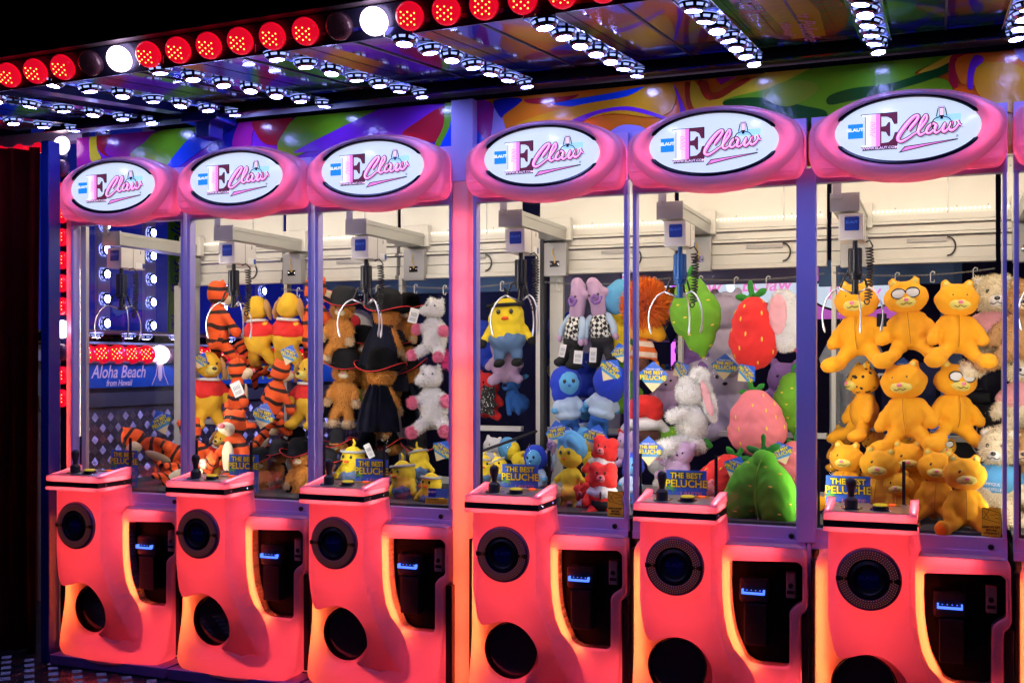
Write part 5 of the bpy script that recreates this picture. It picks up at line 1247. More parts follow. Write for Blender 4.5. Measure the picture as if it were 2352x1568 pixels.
# side wing seen through the left cabinet: chequer plate, board with lettering, bulbs, lamp panels
WX = -1.6
def wing():
    t = thing('side_stand', 'side stand with chequer plate base, blue lettered board and red bulbs, behind leftmost machine', 'stand', (WX, 0, 0))
    bm = bmesh.new(); box(bm, -.04, 0, .95, 5.4, 0, 1.20); obj('chequer_plate', bm, 'chequer', t)
    bm = bmesh.new()
    for i in range(60):
        for j in range(14):
            cy, cz = 1.0 + i * .075, .16 + j * .075; a_ = R(45 if (i + j) % 2 else -45)
            for k in (-2, -1, 0, 1, 2):
                dx, dz_ = math.cos(a_), math.sin(a_); oy, oz = -dz_ * k * .0095, dx * k * .0095; hl, w = .022, .0019
                p = [(cy + oy - dx * hl, cz + oz - dz_ * hl), (cy + oy + dx * hl, cz + oz + dz_ * hl)]
                q = [bm.verts.new((.0002, y_ + s_ * -dz_ * w, z_ + s_ * dx * w)) for (y_, z_), s_ in ((p[0], -1), (p[1], -1), (p[1], 1), (p[0], 1))]
                top = [bm.verts.new((.0035, y_, z_)) for (y_, z_) in p]
                for f in ((q[0], q[1], top[1], top[0]), (q[2], q[3], top[0], top[1]), (q[1], q[2], top[1]), (q[3], q[0], top[0])): bm.faces.new(f)
    o = obj('tread_bars', bm, 'chequer_bar', t); o['kind'] = 'stuff'
    bm = bmesh.new(); box(bm, -.03, .01, .95, 5.4, 1.205, 1.30); obj('cap_rail', bm, 'steel_grey', t)
    bm = bmesh.new(); box(bm, -.02, .02, 1.30, 5.4, 1.335, 1.50); bd_ = obj('lettered_board', bm, 'board_blue', t)
    text('board_lettering', 'Aloha Beach', .125, (.0215, 1.66, 1.440), 'print_letter', bd_, rot=(R(90), 0, R(90)), shear=.3, bold=.0012, sx=.85)
    text('board_lettering', 'from Hawaii', .060, (.0215, 1.66, 1.365), 'print_letter', bd_, rot=(R(90), 0, R(90)), shear=.3, bold=.001, sx=.85)
    text('board_lettering', 'THE BEST PELUCHE', .15, (.0215, 3.35, 1.42), 'board_yellow', bd_, rot=(R(90), 0, R(90)), bold=.003, sx=.95)
    bm = bmesh.new()
    for s_ in (-1, 1): tube(bm, [(.023, 2.09 + s_ * .03, 1.49), (.023, 2.09 + s_ * .045, 1.42), (.023, 2.09 + s_ * .09, 1.345)], .004, 5)
    lathe(bm, [(.03, 0), (.03, .02), (.024, .02), (.022, .10), (.012, .105), (.012, .12)], 12, (.022, 2.09, 1.495), (0, 0, -1))
    for v in bm.verts: v.co.x = .0215 + (v.co.x - .022) * .15
    obj('claw_emblem', bm, 'print_letter', bd_)
    bm = bmesh.new(); box(bm, -.06, -.02, .95, 5.4, 1.30, 1.62); box(bm, -.02, .04, .95, 5.4, 1.503, 1.515); obj('bulb_backing', bm, 'steel_grey', t)
    for k in range(26):
        kind = 'white' if k % 8 == 5 else 'off' if k % 8 == 6 else 'red'
        o = obj('bulb', BM[kind], None, t, loc=(.02, 1.345 + k * .149, 1.562), rot=(R(50), R(80), 0)); o.scale = (1.45, 1.45, 1.45)
    bm = bmesh.new(); box(bm, -.05, .10, .95, 5.4, 1.63, 1.645); box(bm, -.05, .0, .95, 5.4, 1.70, 1.715); obj('ledge', bm, 'alu', t)
    bm = bmesh.new(); box(bm, .03, .34, .95, 5.4, 1.70, 1.715); obj('lamp_ledge', bm, 'frame', t)
    for k in range(14): obj('lamp', LM, None, t, loc=(.19 + .06 * (k % 2), 1.25 + k * .24, 1.698))
    bm = bmesh.new(); box(bm, -.06, -.055, .95, 5.4, 1.72, 3.2); obj('blue_panel', bm, 'wing_blue', t)
    bm = bmesh.new(); box(bm, -.058, -.04, 2.27, 2.42, 1.72, 3.2); obj('surf_strip', bm, 'print_green', t)
    text('strip_lettering', 'The Best Peluche', .15, (-.039, 2.35, 2.25), 'print_dblue', t, rot=(R(90), R(-90), R(90)), shear=.3)
    for y in (1.57, 2.045, 2.9, 3.45, 4.2, 4.8):
        bm = bmesh.new(); box(bm, -.054, -.03, y - .06, y + .06, 1.72, 3.2); obj('lamp_bar', bm, 'frame', t)
        for k in range(9):
            o = obj('lamp', LM, None, t, loc=(-.029, y, 1.775 + k * .168), rot=(0, R(-90), 0))
    return t
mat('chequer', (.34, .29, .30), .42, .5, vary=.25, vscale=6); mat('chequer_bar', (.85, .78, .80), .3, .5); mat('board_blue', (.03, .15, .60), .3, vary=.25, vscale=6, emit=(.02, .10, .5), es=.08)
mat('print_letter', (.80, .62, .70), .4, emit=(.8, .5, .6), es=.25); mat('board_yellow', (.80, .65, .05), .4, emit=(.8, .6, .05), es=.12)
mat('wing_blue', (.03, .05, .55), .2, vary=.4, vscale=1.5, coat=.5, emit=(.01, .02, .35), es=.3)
wing()
# left end glass of machine 1 and inner white post
bm = bmesh.new(); box(bm, -.4385, -.4355, .04, .84, .866, 2.20); tag(obj('end_glass', bm, 'glass'), 'clear end pane closing the left side of the machine row', 'glass pane')
bm = bmesh.new(); box(bm, -.418, -.385, .036, .06, .866, 2.203, bev=.001); tag(obj('inner_post', bm, 'white_paint'), 'cream inner upright behind the glass at the left end of the row', 'post')
bm = bmesh.new(); box(bm, -.437, -.30, .80, .86, .866, 1.951, bev=.002); tag(obj('corner_post', bm, 'white_paint'), 'wide white rear corner post of the leftmost machine', 'post')
bm = bmesh.new(); box(bm, 1.802, 1.826, .79, .84, .866, 2.20); box(bm, 1.86, 1.93, .84, .866, .866, 1.951)
t = tag(obj('corner_post', bm, 'white_paint'), 'white rear corner post behind the claw just right of the lit pink post', 'post')
bm = bmesh.new(); box(bm, 1.828, 1.845, .78, .842, .866, 2.21); tag(obj('black_upright', bm, 'black'), 'thin black upright rail beside the white corner post', 'post')
bm = bmesh.new(); tube(bm, [at(1100, 1038, .05), at(1232, 990, .77)], .007, 6); tag(obj('chute_rod', bm, 'black_matte'), 'slanting thin black rod low in the machine right of the lit post', 'rod')

# ------------------------------------------------------------------ behind the row
mat('back_dark', (.012, .013, .03), .6); mat('back_lilac', (.22, .20, .36), .5, vary=.15, vscale=2); mat('tshirt', (.26, .29, .34), .85, bump=(9, .8, .03), vary=.1); mat('navy_cloth', (.008, .015, .09), .85, bump=(9, .8, .03))
mat('back_blue', (.10, .22, .50), .4, vary=.2, vscale=2)
bm = bmesh.new(); box(bm, -3.2, 8.0, 5.9, 6.0, -.1, 3.4); struct(obj('back_wall', bm, 'back_dark'))
def backbox(name, label, cat, m, a, b, c_, d, Y, th=.04):
    p = at(a, b, Y); q = at(c_, d, Y); bm = bmesh.new(); box(bm, p.x, q.x, Y, Y + th, min(p.z, q.z), max(p.z, q.z), bev=.003); return tag(obj(name, bm, m), label, cat)
backbox('header_board', 'pale blue header board behind the ginger plush', 'board', 'back_blue', 720, 640, 1195, 668, 1.2)
backbox('wall_panel', 'grey lilac plain wall panel behind the lilac and blue plush', 'wall panel', 'back_lilac', 1272, 608, 1425, 1000, 1.25)
backbox('header_board', 'dull lilac header board behind the green fruit plush', 'board', 'back_lilac', 1440, 612, 1830, 648, 1.2)
backbox('header_board', 'pale blue header board behind the golden orange bears', 'board', 'back_blue', 1880, 598, 2190, 650, 1.3)
backbox('support_column', 'pale blue square column between the lower golden bears and the desk', 'column', 'back_blue', 2160, 598, 2210, 1000, 1.5)
# far row of machines facing the other way: three lit marquees, neon tube, shelves of small toys
emis('far_pink', (.75, .16, .75), .55)
for k, (u, v, lab) in enumerate([(1470, 650, 'leftmost of three'), (1600, 662, 'middle of three, beside the green fruit plush'), (1760, 655, 'rightmost of three, behind the strawberry plush'), (1960, 672, 'behind the golden bear under the claw')]):
    p = at(u, v, 3.2); t = thing('distant_marquee', 'far lit pink oval sign, ' + lab, 'sign', p, group='far signs')
    bm = slab(rounded([(-.36, -.17), (.36, -.17), (.36, .12), (0, .20), (-.36, .12)], .05), [], 0, .1, .02); obj('sign_surround', bm, 'far_pink', t, smooth='auto')
    bm = slab(ell2(0, 0, .27, .12, 36), [], -.02, 0, 0); obj('sign_face', bm, 'sign_face_mat', t)
    bm = slab(ell2(0, 0, .285, .135, 36), [ell2(0, 0, .268, .12, 36)], -.018, 0, 0); obj('sign_slot', bm, 'sign_black', t)
    text('sign_lettering', 'EClaw', .13, (0, -.024, 0), 'sign_pink', t, bold=.002, shear=.2)
for u0, u1, v0, v1, lab in ((1541, 1552, 640, 960, 'upright violet neon tube between far shelves and the white rabbit plush'), (1176, 1181, 700, 860, 'thin upright violet neon tube behind the blue plush dog')):
    p = at((u0 + u1) / 2, v0, 2.2); q = at((u0 + u1) / 2, v1, 2.2); bm = bmesh.new(); tube(bm, [p, q], .014 if u0 > 1500 else .008, 8); tag(obj('neon_tube', bm, 'neon_violet'), lab, 'neon tube')
p = at(2115, 700, 3.0); bm = bmesh.new(); tube(bm, [at(2060, 702, 3.), at(2125, 692, 3.)], .012, 6); tag(obj('neon_tube', bm, 'neon_violet'), 'short level violet neon tube above the middle golden bear', 'neon tube')
sh = thing('toy_shelf', 'far white shelving with rows of tiny pastel toys behind the orange haired plush', 'shelf', at(1510, 860, 2.0))
for k, v in enumerate((690, 780, 868, 935)):
    p = at(1480, v, 2.0) - sh.location; q = at(1545, v, 2.0) - sh.location; bm = bmesh.new(); box(bm, p.x, q.x, 0, .25, p.z - .01, p.z); obj('shelf_board', bm, 'paper', sh)
    bm = bmesh.new()
    for j in range(6):
        c0 = Vector((p.x + .03 + j * .035 + random.uniform(-.006, .006), .05, p.z + .03)); s_ = random.uniform(.8, 1.2)
        mi = random.randrange(4)
        for (dz_, r_) in ((0, .030), (.035, .020)):
            lathe(bm, [(.0001, -r_), (r_ * .7, -r_ * .7), (r_, 0), (r_ * .7, r_ * .7), (.0001, r_)], 8, c0 + Vector((0, 0, dz_)), (0, 0, 1), mis=[mi] * 4, cap0=False, cap1=False)
    o = obj('small_toy', bm, ['toy_yellow', 'toy_sky', 'toy_cream', 'toy_orange'], sh); o['kind'] = 'stuff'
# t-shirts behind the golden bears
def shirt(name, label, m, u0, v0, u1, v1, Y, extra=None):
    p = at(u0, v0, Y); q = at(u1, v1, Y); w = q.x - p.x; h = p.z - q.z
    out = [(0, .0), (0, .82), (-.16, .70), (-.24, .80), (-.02, 1.0), (.32, 1.02), (.5, .97), (.68, 1.02), (1.02, 1.0), (1.24, .80), (1.16, .70), (1, .82), (1, 0)]
    bm = slab([(x * w, z * h) for x, z in out], [], -.02, .02, .008); gridcut(bm, -w * .3, w * 1.3, 0, h, .05)
    for v in bm.verts: v.co.y += .02 * math.sin(v.co.x * 22 + v.co.z * 5) + .012 * math.sin(v.co.z * 17)
    o = obj(name, bm, m, loc=(p.x, Y, q.z), smooth='auto'); tag(o, label, 'shirt'); return o
shirt('tshirt', 'pale grey blue shirt hanging behind the left golden bears', 'tshirt', 1905, 780, 2010, 1000, 1.15)
s2 = shirt('tshirt', 'navy football shirt with white script hanging between the golden bears', 'navy_cloth', 2025, 835, 2150, 1005, 1.1)
text('shirt_lettering', 'Paris', .11, (.06, -.05, .26), 'print_white', s2, shear=.35, bold=.001)
# counter with small machine at the right rear
t = thing('counter', 'dark counter with a black till and white cable behind the right golden bear', 'counter', at(2230, 930, 1.9))
bm = bmesh.new(); box(bm, -.18, .22, 0, .4, -.6, 0); obj('counter_body', bm, 'dark_cabinet', t)
bm = bmesh.new(); box(bm, -.12, .10, .05, .3, .002, .07, bev=.01); box(bm, -.08, .06, .03, .2, .071, .10, bev=.01); obj('till', bm, 'black', t, smooth='auto')
bm = bmesh.new(); tube(bm, catmull([(-.1, -.02, .03), (.0, -.04, -.02), (.03, -.03, -.12), (.0, -.03, -.2), (.05, -.02, -.28)], 5, False), .004, 6); obj('cable', bm, 'print_white', t)

# ------------------------------------------------------------------ plush toys in place
def toy(kind, u, v, h, Y, yaw, label, group, name='plush_toy', roll=0., pitch=0., wide=1.):
    rj = random.Random(int(u * 7 + v)); P = toy_proto(kind); p = at(u, v, Y); s = h * dist(p) / FPX * (1.02 if kind in ('bigleaf', 'strawberry', 'pear', 'earflap', 'chick_hang', 'hatpile') else 1.13)
    roll += rj.uniform(-6, 6); yaw += rj.uniform(-9, 9)
    t = thing(name, label, 'plush toy', p, (R(pitch), R(roll), R(yaw)), group); t.scale = (s * wide, s, s)
    made = []
    for nm, me, par in P:
        o = bpy.data.objects.new(nm, me); C.objects.link(o); o.parent = made[par] if par is not None else t; made.append(o)
    return t
TOYS = [
 # machine 1 and 2
 ('tiger', 365, 1030, 185, .36, -50, 'orange striped plush sprawled with its back up behind the leftmost glass', 'orange striped plush', -35, 60),
 ('tiger', 500, 735, 185, .66, 150, 'orange striped plush hung highest on the left, tail curling out', 'orange striped plush', 4, 0),
 ('tiger', 722, 730, 195, .70, 165, 'orange striped plush hung highest behind the post between second and third machines', 'orange striped plush', -4, 0),
 ('tiger', 545, 900, 160, .55, 120, 'orange striped plush hanging side on beside the white barcode tag', 'orange striped plush', 8, 0),
 ('tiger', 632, 905, 165, .50, 170, 'orange striped plush seen from behind, leg kicking right, above the diamond card', 'orange striped plush', -22, 0),
 ('tiger', 540, 1035, 195, .26, -8, 'orange striped plush sitting upright with cream belly, facing out', 'orange striped plush', 0, 0),
 ('tiger', 447, 1045, 175, .42, 20, 'orange striped plush slumped behind the post between first and second machines', 'orange striped plush', -15, 0),
 ('tiger', 600, 1010, 120, .55, 90, 'orange striped plush half hidden in the pile behind the diamond card', 'orange striped plush', 20, 30),
 ('tiger', 405, 1085, 110, .30, 60, 'orange striped plush lying lowest at the left, under the sprawled one', 'orange striped plush', 60, 0),
 ('pup', 592, 757, 155, .66, 175, 'yellow plush in red sweater seen from behind, left of the high pair', 'yellow plush in red sweaters', 2, 0),
 ('pup', 660, 755, 165, .66, 185, 'yellow plush in red sweater seen from behind, right of the high pair', 'yellow plush in red sweaters', -9, 0),
 ('pup', 478, 893, 170, .58, 60, 'yellow plush in red sweater turned sideways, lower left of the hanging group', 'yellow plush in red sweaters', 5, 0),
 ('pup', 707, 900, 155, .58, -15, 'yellow plush in red sweater facing out, behind the post', 'yellow plush in red sweaters', 0, 0),
 # machine 3
 ('hatted', 782, 748, 165, .62, 12, 'ginger plush in a black hat hung under the claw, facing out', 'ginger plush in black hats', 4, 0),
 ('hatted', 790, 892, 165, .60, 25, 'ginger plush in a black hat hung below the one under the claw', 'ginger plush in black hats', 4, 0),
 ('hatted', 882, 765, 185, .60, 165, 'ginger plush seen from behind with navy cape, upper row', 'ginger plush in black hats', -4, 0),
 ('hatted', 872, 905, 195, .56, 172, 'ginger plush seen from behind with navy cape, lower row', 'ginger plush in black hats', 0, 0),
 ('hatted', 935, 750, 140, .74, -10, 'ginger plush in a black hat beside the upper white fluffy plush', 'ginger plush in black hats', 8, 0),
 ('hatted', 948, 900, 170, .78, 190, 'ginger plush in dark cape half hidden by the lower white fluffy plush', 'ginger plush in black hats', 12, 0),
 ('fluffy', 1000, 755, 150, .50, -5, 'white fluffy plush with pink paws, upper of two', 'white fluffy plush with pink paws', 4, 0),
 ('fluffy', 996, 918, 170, .46, -5, 'white fluffy plush with pink paws and pink tail, lower of two', 'white fluffy plush with pink paws', 0, 0),
 ('hatted', 690, 1085, 145, .22, 5, 'ginger plush in a black hat standing in front on the prize floor', 'ginger plush in black hats', 0, 0),
 ('hatted', 638, 1075, 120, .36, -25, 'ginger plush in a black hat standing left of the front one', 'ginger plush in black hats', 0, 0),
 ('hatpile', 775, 1010, 70, .40, 0, 'black hatted ginger head in the pile left of the yellow plush', 'black hatted heads in the pile', -10, 0),
 ('hatpile', 840, 1020, 85, .52, 20, 'black hatted ginger head lying in the middle of the pile', 'black hatted heads in the pile', 20, 20),
 ('hatpile', 900, 1015, 75, .60, -20, 'black hatted ginger head at the back of the pile', 'black hatted heads in the pile', -12, 0),
 ('hatpile', 960, 1020, 80, .62, 20, 'black hatted ginger head in the pile below the white fluffy plush', 'black hatted heads in the pile', 10, 0),
 ('hatpile', 680, 1010, 75, .60, 20, 'black hatted ginger head in the pile left of the machine post', 'black hatted heads in the pile', 10, 0),
 ('chick', 927, 1105, 125, .22, -15, 'yellow round plush with silver headband, left of the front pair', 'yellow round plush in overalls', -6, 0),
 ('chick', 990, 1125, 105, .14, -4, 'yellow round plush with silver headband, right of the front pair', 'yellow round plush in overalls', 4, 0),
 ('chick', 965, 1065, 100, .38, 160, 'yellow round plush turned away behind the front pair', 'yellow round plush in overalls', 20, 0),
 ('chick', 810, 1070, 120, .36, 0, 'yellow round plush half hidden behind the left prize chute', 'yellow round plush in overalls', 0, 0),
 ('lump_green', 925, 920, 95, 1.05, 0, 'bright green plush hanging behind the rear glass', 'plush behind the rear glass', 0, 0),
 ('lump_green', 832, 895, 60, 1.1, 20, 'small green plush behind the rear glass between two ginger plush', 'plush behind the rear glass', 0, 0),
 ('ball', 822, 745, 62, 1.1, 0, 'white ball plush with red spot behind the rear glass', 'plush behind the rear glass', 0, 0),
 ('lump_sky', 850, 790, 60, 1.1, 0, 'pale blue plush behind the rear glass near the ball', 'plush behind the rear glass', 0, 0),
 ('lump_blue', 935, 820, 90, 1.15, 0, 'blue plush behind the rear glass beside the upper white fluffy plush', 'plush behind the rear glass', 0, 0),
 ('lump_white', 900, 980, 60, 1.0, 0, 'white plush low behind the rear glass', 'plush behind the rear glass', 0, 0),
 # machine 4
 ('chick_hang', 1164, 750, 190, .80, 10, 'yellow plush in denim overalls with black band hung under the claw', 'yellow round plush in overalls', 0, 0),
 ('lump_lilac', 1160, 820, 120, .90, 15, 'lilac plush legs showing under the denim overalls plush', 'lilac plush', 0, 0),
 ('bluedog', 1180, 902, 100, .95, 20, 'blue plush dog sitting on the rear ledge', 'blue plush', 0, 0),
 ('lump_red', 1118, 905, 110, 1.0, 30, 'red plush on the rear ledge beside the lit post', 'red plush', 0, 0),
 ('lump_floral', 1120, 918, 66, .93, 10, 'black plush with white flowers before the red one', 'black floral plush', 0, 0),
 ('lump_blue', 1108, 790, 120, 1.05, 0, 'dark blue plush hanging beside the lit post', 'blue plush', 0, 0),
 ('longhead', 1322, 745, 190, .66, -25, 'lilac long headed plush in checked jumper, left of the pair', 'lilac plush in checked jumpers', 4, 0),
 ('longhead', 1378, 742, 190, .64, -12, 'lilac long headed plush in checked jumper, right of the pair', 'lilac plush in checked jumpers', -2, 0),
 ('hood', 1305, 920, 150, .60, 25, 'blue hooded plush in pale sweater, left of the pair', 'blue hooded plush', -4, 0),
 ('hood', 1388, 915, 155, .58, 195, 'blue hooded plush in pale sweater, right of the pair, turned away', 'blue hooded plush', -12, 0),
 ('lump_blue', 1285, 770, 110, .95, 0, 'blue plush behind the left lilac plush', 'blue plush', 0, 0),
 ('tufted', 1422, 745, 190, .72, 185, 'blue haired yellow plush hung beside the orange haired one', 'blue haired yellow plush', 0, 0),
 ('lump_green', 1430, 885, 130, .78, 0, 'dark green plush behind the right blue hooded plush', 'green plush', 0, 0),
 ('tufted', 1312, 1078, 165, .24, -6, 'blue haired yellow plush sitting on the prize floor', 'blue haired yellow plush', 4, 0),
 ('redbear', 1385, 1125, 125, .13, 2, 'square headed red plush in a white shirt, in front', 'square red plush', 0, 0),
 ('redbear', 1385, 1060, 115, .32, -10, 'square headed red plush behind the front one', 'square red plush', 6, 0),
 ('hood', 1232, 1085, 120, .40, -15, 'blue hooded plush behind the first machine card right of the lit post', 'blue hooded plush', -10, 0),
 ('longhead', 1262, 1050, 110, .5, -20, 'lilac long headed plush low behind the blue hooded head', 'lilac plush in checked jumpers', 12, 0),
 ('chick', 1108, 1080, 95, .45, 30, 'yellow round plush low beside the lit post', 'yellow round plush in overalls', 10, 0),
 ('tufted', 1185, 1050, 120, .62, 140, 'blue haired yellow plush lying at the back of the pile', 'blue haired yellow plush', 60, 0),
 ('chick', 1150, 1078, 80, .34, 0, 'yellow round plush with silver headband behind the machine card', 'yellow round plush in overalls', -20, 0),
 ('hood', 1452, 1098, 110, .30, -8, 'blue hooded plush behind the post right of the red plush', 'blue hooded plush', 0, 0),
 ('lump_lilac', 1440, 1030, 80, .52, 0, 'lilac plush low behind the purple card', 'lilac plush', 0, 0),
 ('lump_cream', 1265, 1140, 70, .20, 0, 'cream and orange plush low behind the clear chute wall', 'cream plush', 40, 0),
 # machine 5
 ('flamehair', 1480, 765, 215, .62, 170, 'plush with shaggy orange hair and striped jumper', 'orange haired plush', 0, 0),
 ('redback', 1482, 965, 135, .60, 180, 'big red plush with white band and brown trousers seen from behind', 'red plush', 0, 0),
 ('pear', 1598, 725, 215, .55, 0, 'green pear shaped plush hung high', 'green fruit plush', -6, 0),
 ('strawberry', 1731, 755, 215, .52, 5, 'bright red strawberry plush with green leaves hung high', 'red strawberry plush', 3, 0),
 ('earflap', 1800, 733, 160, .50, 0, 'white and pink floppy ear plush beside the right post', 'white plush with pink ears', 0, 0),
 ('rabbit', 1590, 945, 200, .46, 10, 'white rabbit plush with long pink lined ear', 'white plush with pink ears', 0, 0),
 ('peach', 1737, 962, 170, .46, 0, 'rose pink strawberry plush below the red one', 'pink fruit plush', 0, 0),
 ('bigleaf', 1750, 1112, 228, .14, 0, 'large bright green leafy plush pressed to the glass', 'green fruit plush', 0, 0),
 ('pearsmall', 1822, 925, 150, .55, 0, 'green fruit plush half hidden by the violet post', 'green fruit plush', 0, 0),
 ('strawberry', 1655, 1100, 190, .38, 20, 'red strawberry plush lying behind the green leafy one', 'red strawberry plush', 40, 0),
 ('lump_rose', 1620, 1145, 90, .26, 0, 'rose red plush low behind the chute wall', 'red plush', 0, 0),
 ('lump_lilac', 1562, 1058, 105, .40, -20, 'lilac plush face peeping under the white rabbit', 'lilac plush', 20, 0),
 ('lump_lightlilac', 1670, 762, 200, .95, -20, 'large pale lilac plush behind the strawberry', 'pale lilac plush', 0, 0),
 ('lump_lightlilac', 1680, 910, 190, .95, -10, 'large pale lilac plush behind the rose pink one', 'pale lilac plush', 0, 0),
 ('lump_purple', 1600, 790, 120, .95, 0, 'purple plush showing under the green pear plush', 'purple plush', 0, 0),
 ('lump_purple', 1800, 900, 150, .90, 0, 'deep purple plush beside the right post', 'purple plush', 0, 0),
 ('lump_black', 1625, 860, 150, 1.1, 0, 'dark navy plush in shade behind the white rabbit', 'dark plush', 0, 0),
 # machine 6
 ('goldbear', 1973, 745, 188, .52, -18, 'golden plush bear top row left, by the claw', 'golden plush bears', -4, 0),
 ('goldbear_shades', 2086, 735, 178, .50, 0, 'golden plush bear in black rimmed glasses, top row middle', 'golden plush bears', 0, 0),
 ('goldbear', 2197, 742, 182, .48, 12, 'golden plush bear top row right, beside the cream bear', 'golden plush bears', 4, 0),
 ('goldbear_spot', 1985, 922, 168, .54, -60, 'golden plush bear with a spotted head, second row left', 'golden plush bears', -4, 0),
 ('goldbear', 2082, 932, 192, .44, -6, 'golden plush bear second row middle, reaching lowest', 'golden plush bears', -2, 0),
 ('goldbear_shades', 2190, 925, 178, .50, 30, 'golden plush bear in black rimmed glasses, second row right', 'golden plush bears', 2, 0),
 ('goldbear_sit', 2215, 1140, 178, .13, 6, 'golden plush bear sitting at the front glass, largest', 'golden plush bears', 0, 0),
 ('goldbear_sit', 2150, 1120, 165, .28, -4, 'golden plush bear sitting just left behind the front one', 'golden plush bears', 0, 0),
 ('goldbear_sit', 2015, 1115, 165, .22, 4, 'golden plush bear sitting behind the machine card and joystick', 'golden plush bears', 0, 0),
 ('goldbear_sit', 2088, 1100, 165, .38, 0, 'golden plush bear sitting behind the black chute upright', 'golden plush bears', 0, 0),
 ('goldbear_sit', 1945, 1095, 150, .34, -12, 'golden plush bear sitting far left on the prize floor', 'golden plush bears', 0, 0),
 ('goldbear_spot', 2010, 1045, 110, .58, 160, 'golden spotted head plush in the back of the pile, left', 'golden plush bears', 0, 0),
 ('goldbear_spot', 2120, 1055, 110, .60, 150, 'golden spotted head plush in the back of the pile, middle', 'golden plush bears', 10, 0),
 ('goldbear_shades', 2170, 1060, 120, .55, 20, 'golden plush bear in the back of the pile, right', 'golden plush bears', -10, 0),
 ('creambear', 2286, 742, 215, .60, 4, 'cream plush bear in a pink lettered shirt', 'cream plush bears', -6, 0),
 ('creambear_blue', 2292, 1090, 205, .40, -10, 'cream plush bear in a blue lettered shirt on the prize floor', 'cream plush bears', 4, 0),
 # fillers between the main ones
 ('tiger', 575, 830, 110, .74, 200, 'orange striped plush deep between the hanging yellow ones', 'orange striped plush', 30, 0),
 ('tiger', 475, 1085, 120, .22, -30, 'orange striped plush lying low behind the second joystick', 'orange striped plush', 50, 0),
 ('pup', 500, 1040, 110, .55, 10, 'yellow plush in red sweater deep in the pile behind the upright striped one', 'yellow plush in red sweaters', 20, 0),
 ('hatted', 600, 1090, 115, .30, 20, 'ginger plush in a black hat low right of the second price card', 'ginger plush in black hats', -8, 0),
 ('hatted', 745, 1095, 120, .28, 0, 'ginger plush in a black hat behind the third joystick', 'ginger plush in black hats', 6, 0),
 ('hatpile', 870, 1070, 90, .36, 10, 'black hatted ginger head right of the third price card', 'black hatted heads in the pile', 8, 0),
 ('hatted', 830, 830, 150, .76, 40, 'ginger plush in a black hat in shade between the two hanging columns', 'ginger plush in black hats', 10, 0),
 ('hatted', 915, 835, 140, .74, 150, 'ginger plush in navy cape in shade left of the white fluffy pair', 'ginger plush in black hats', -10, 0),
 ('lump_white', 1128, 1040, 80, .70, 20, 'white plush at the back of the pile right of the lit post', 'white plush', 10, 0),
 ('redbear', 1345, 1150, 80, .20, -20, 'small square headed red plush low left of the front one', 'square red plush', -20, 0),
 ('tufted', 1350, 1040, 110, .50, 10, 'blue haired yellow plush at the back behind the red pair', 'blue haired yellow plush', -14, 0),
 ('hood', 1345, 975, 110, .76, 0, 'blue hooded plush low between the hanging pair', 'blue hooded plush', 10, 0),
 ('lump_green', 1440, 760, 120, .84, 0, 'green plush in shade between blue haired and orange haired ones', 'green plush', 10, 0),
 ('lump_blue', 1345, 860, 110, .84, 0, 'dark blue plush in shade between checked jumpers and hoods', 'blue plush', 0, 0),
 ('rabbit', 1530, 1085, 120, .50, -10, 'white rabbit plush lying behind the fifth price card', 'white plush with pink ears', -40, 0),
 ('pear', 1540, 1010, 110, .62, 0, 'green pear shaped plush in the pile under the white rabbit', 'green fruit plush', 60, 0),
 ('peach', 1820, 1060, 120, .50, 0, 'rose pink plush right behind the big green leafy one', 'pink fruit plush', 10, 0),
 ('lump_lilac', 1530, 900, 110, .85, 10, 'lilac plush in shade left of the white rabbit', 'lilac plush', 0, 0),
 ('goldbear_spot', 2060, 1060, 105, .66, 180, 'golden spotted head plush, deepest of the pile behind the chute upright', 'golden plush bears', -10, 0),
 ('goldbear', 1930, 1030, 100, .66, 30, 'golden plush bear deep at the far left of the pile', 'golden plush bears', 10, 0),
 ('goldbear_sit', 2065, 1150, 130, .20, -10, 'golden plush bear low between chute upright and front bear', 'golden plush bears', -6, 0),
 # machine 7
 ('tanbear', 2352, 745, 200, .50, -20, 'brown fluffy plush cut by the right edge, upper', 'brown plush at the right edge', 0, 0),
 ('creambear', 2355, 900, 200, .55, -10, 'cream plush bear cut by the right edge, middle', 'cream plush bears', 0, 0),
 ('tanbear', 2362, 1090, 200, .42, -10, 'brown fluffy plush cut by the right edge, lower', 'brown plush at the right edge', 0, 0),
]
# lump_rose uses its own material
for t_ in TOYS:
    tt = toy(t_[0], t_[1], t_[2], t_[3], t_[4], t_[5], t_[6], t_[7], roll=t_[8], pitch=t_[9])
    if t_[0] in ('creambear', 'creambear_blue') and t_[1] < 2340:
        text('shirt_lettering', 'OLYMPIQUE DE', .042, (0, -.212, -.075), 'print_white', tt, sx=.9); text('shirt_lettering', 'MARSEILLE', .042, (0, -.214, -.125), 'print_white', tt, sx=.9)
        if t_[0] == 'creambear': text('shirt_lettering', 'M', .06, (0, -.200, -.02), 'print_white', tt)

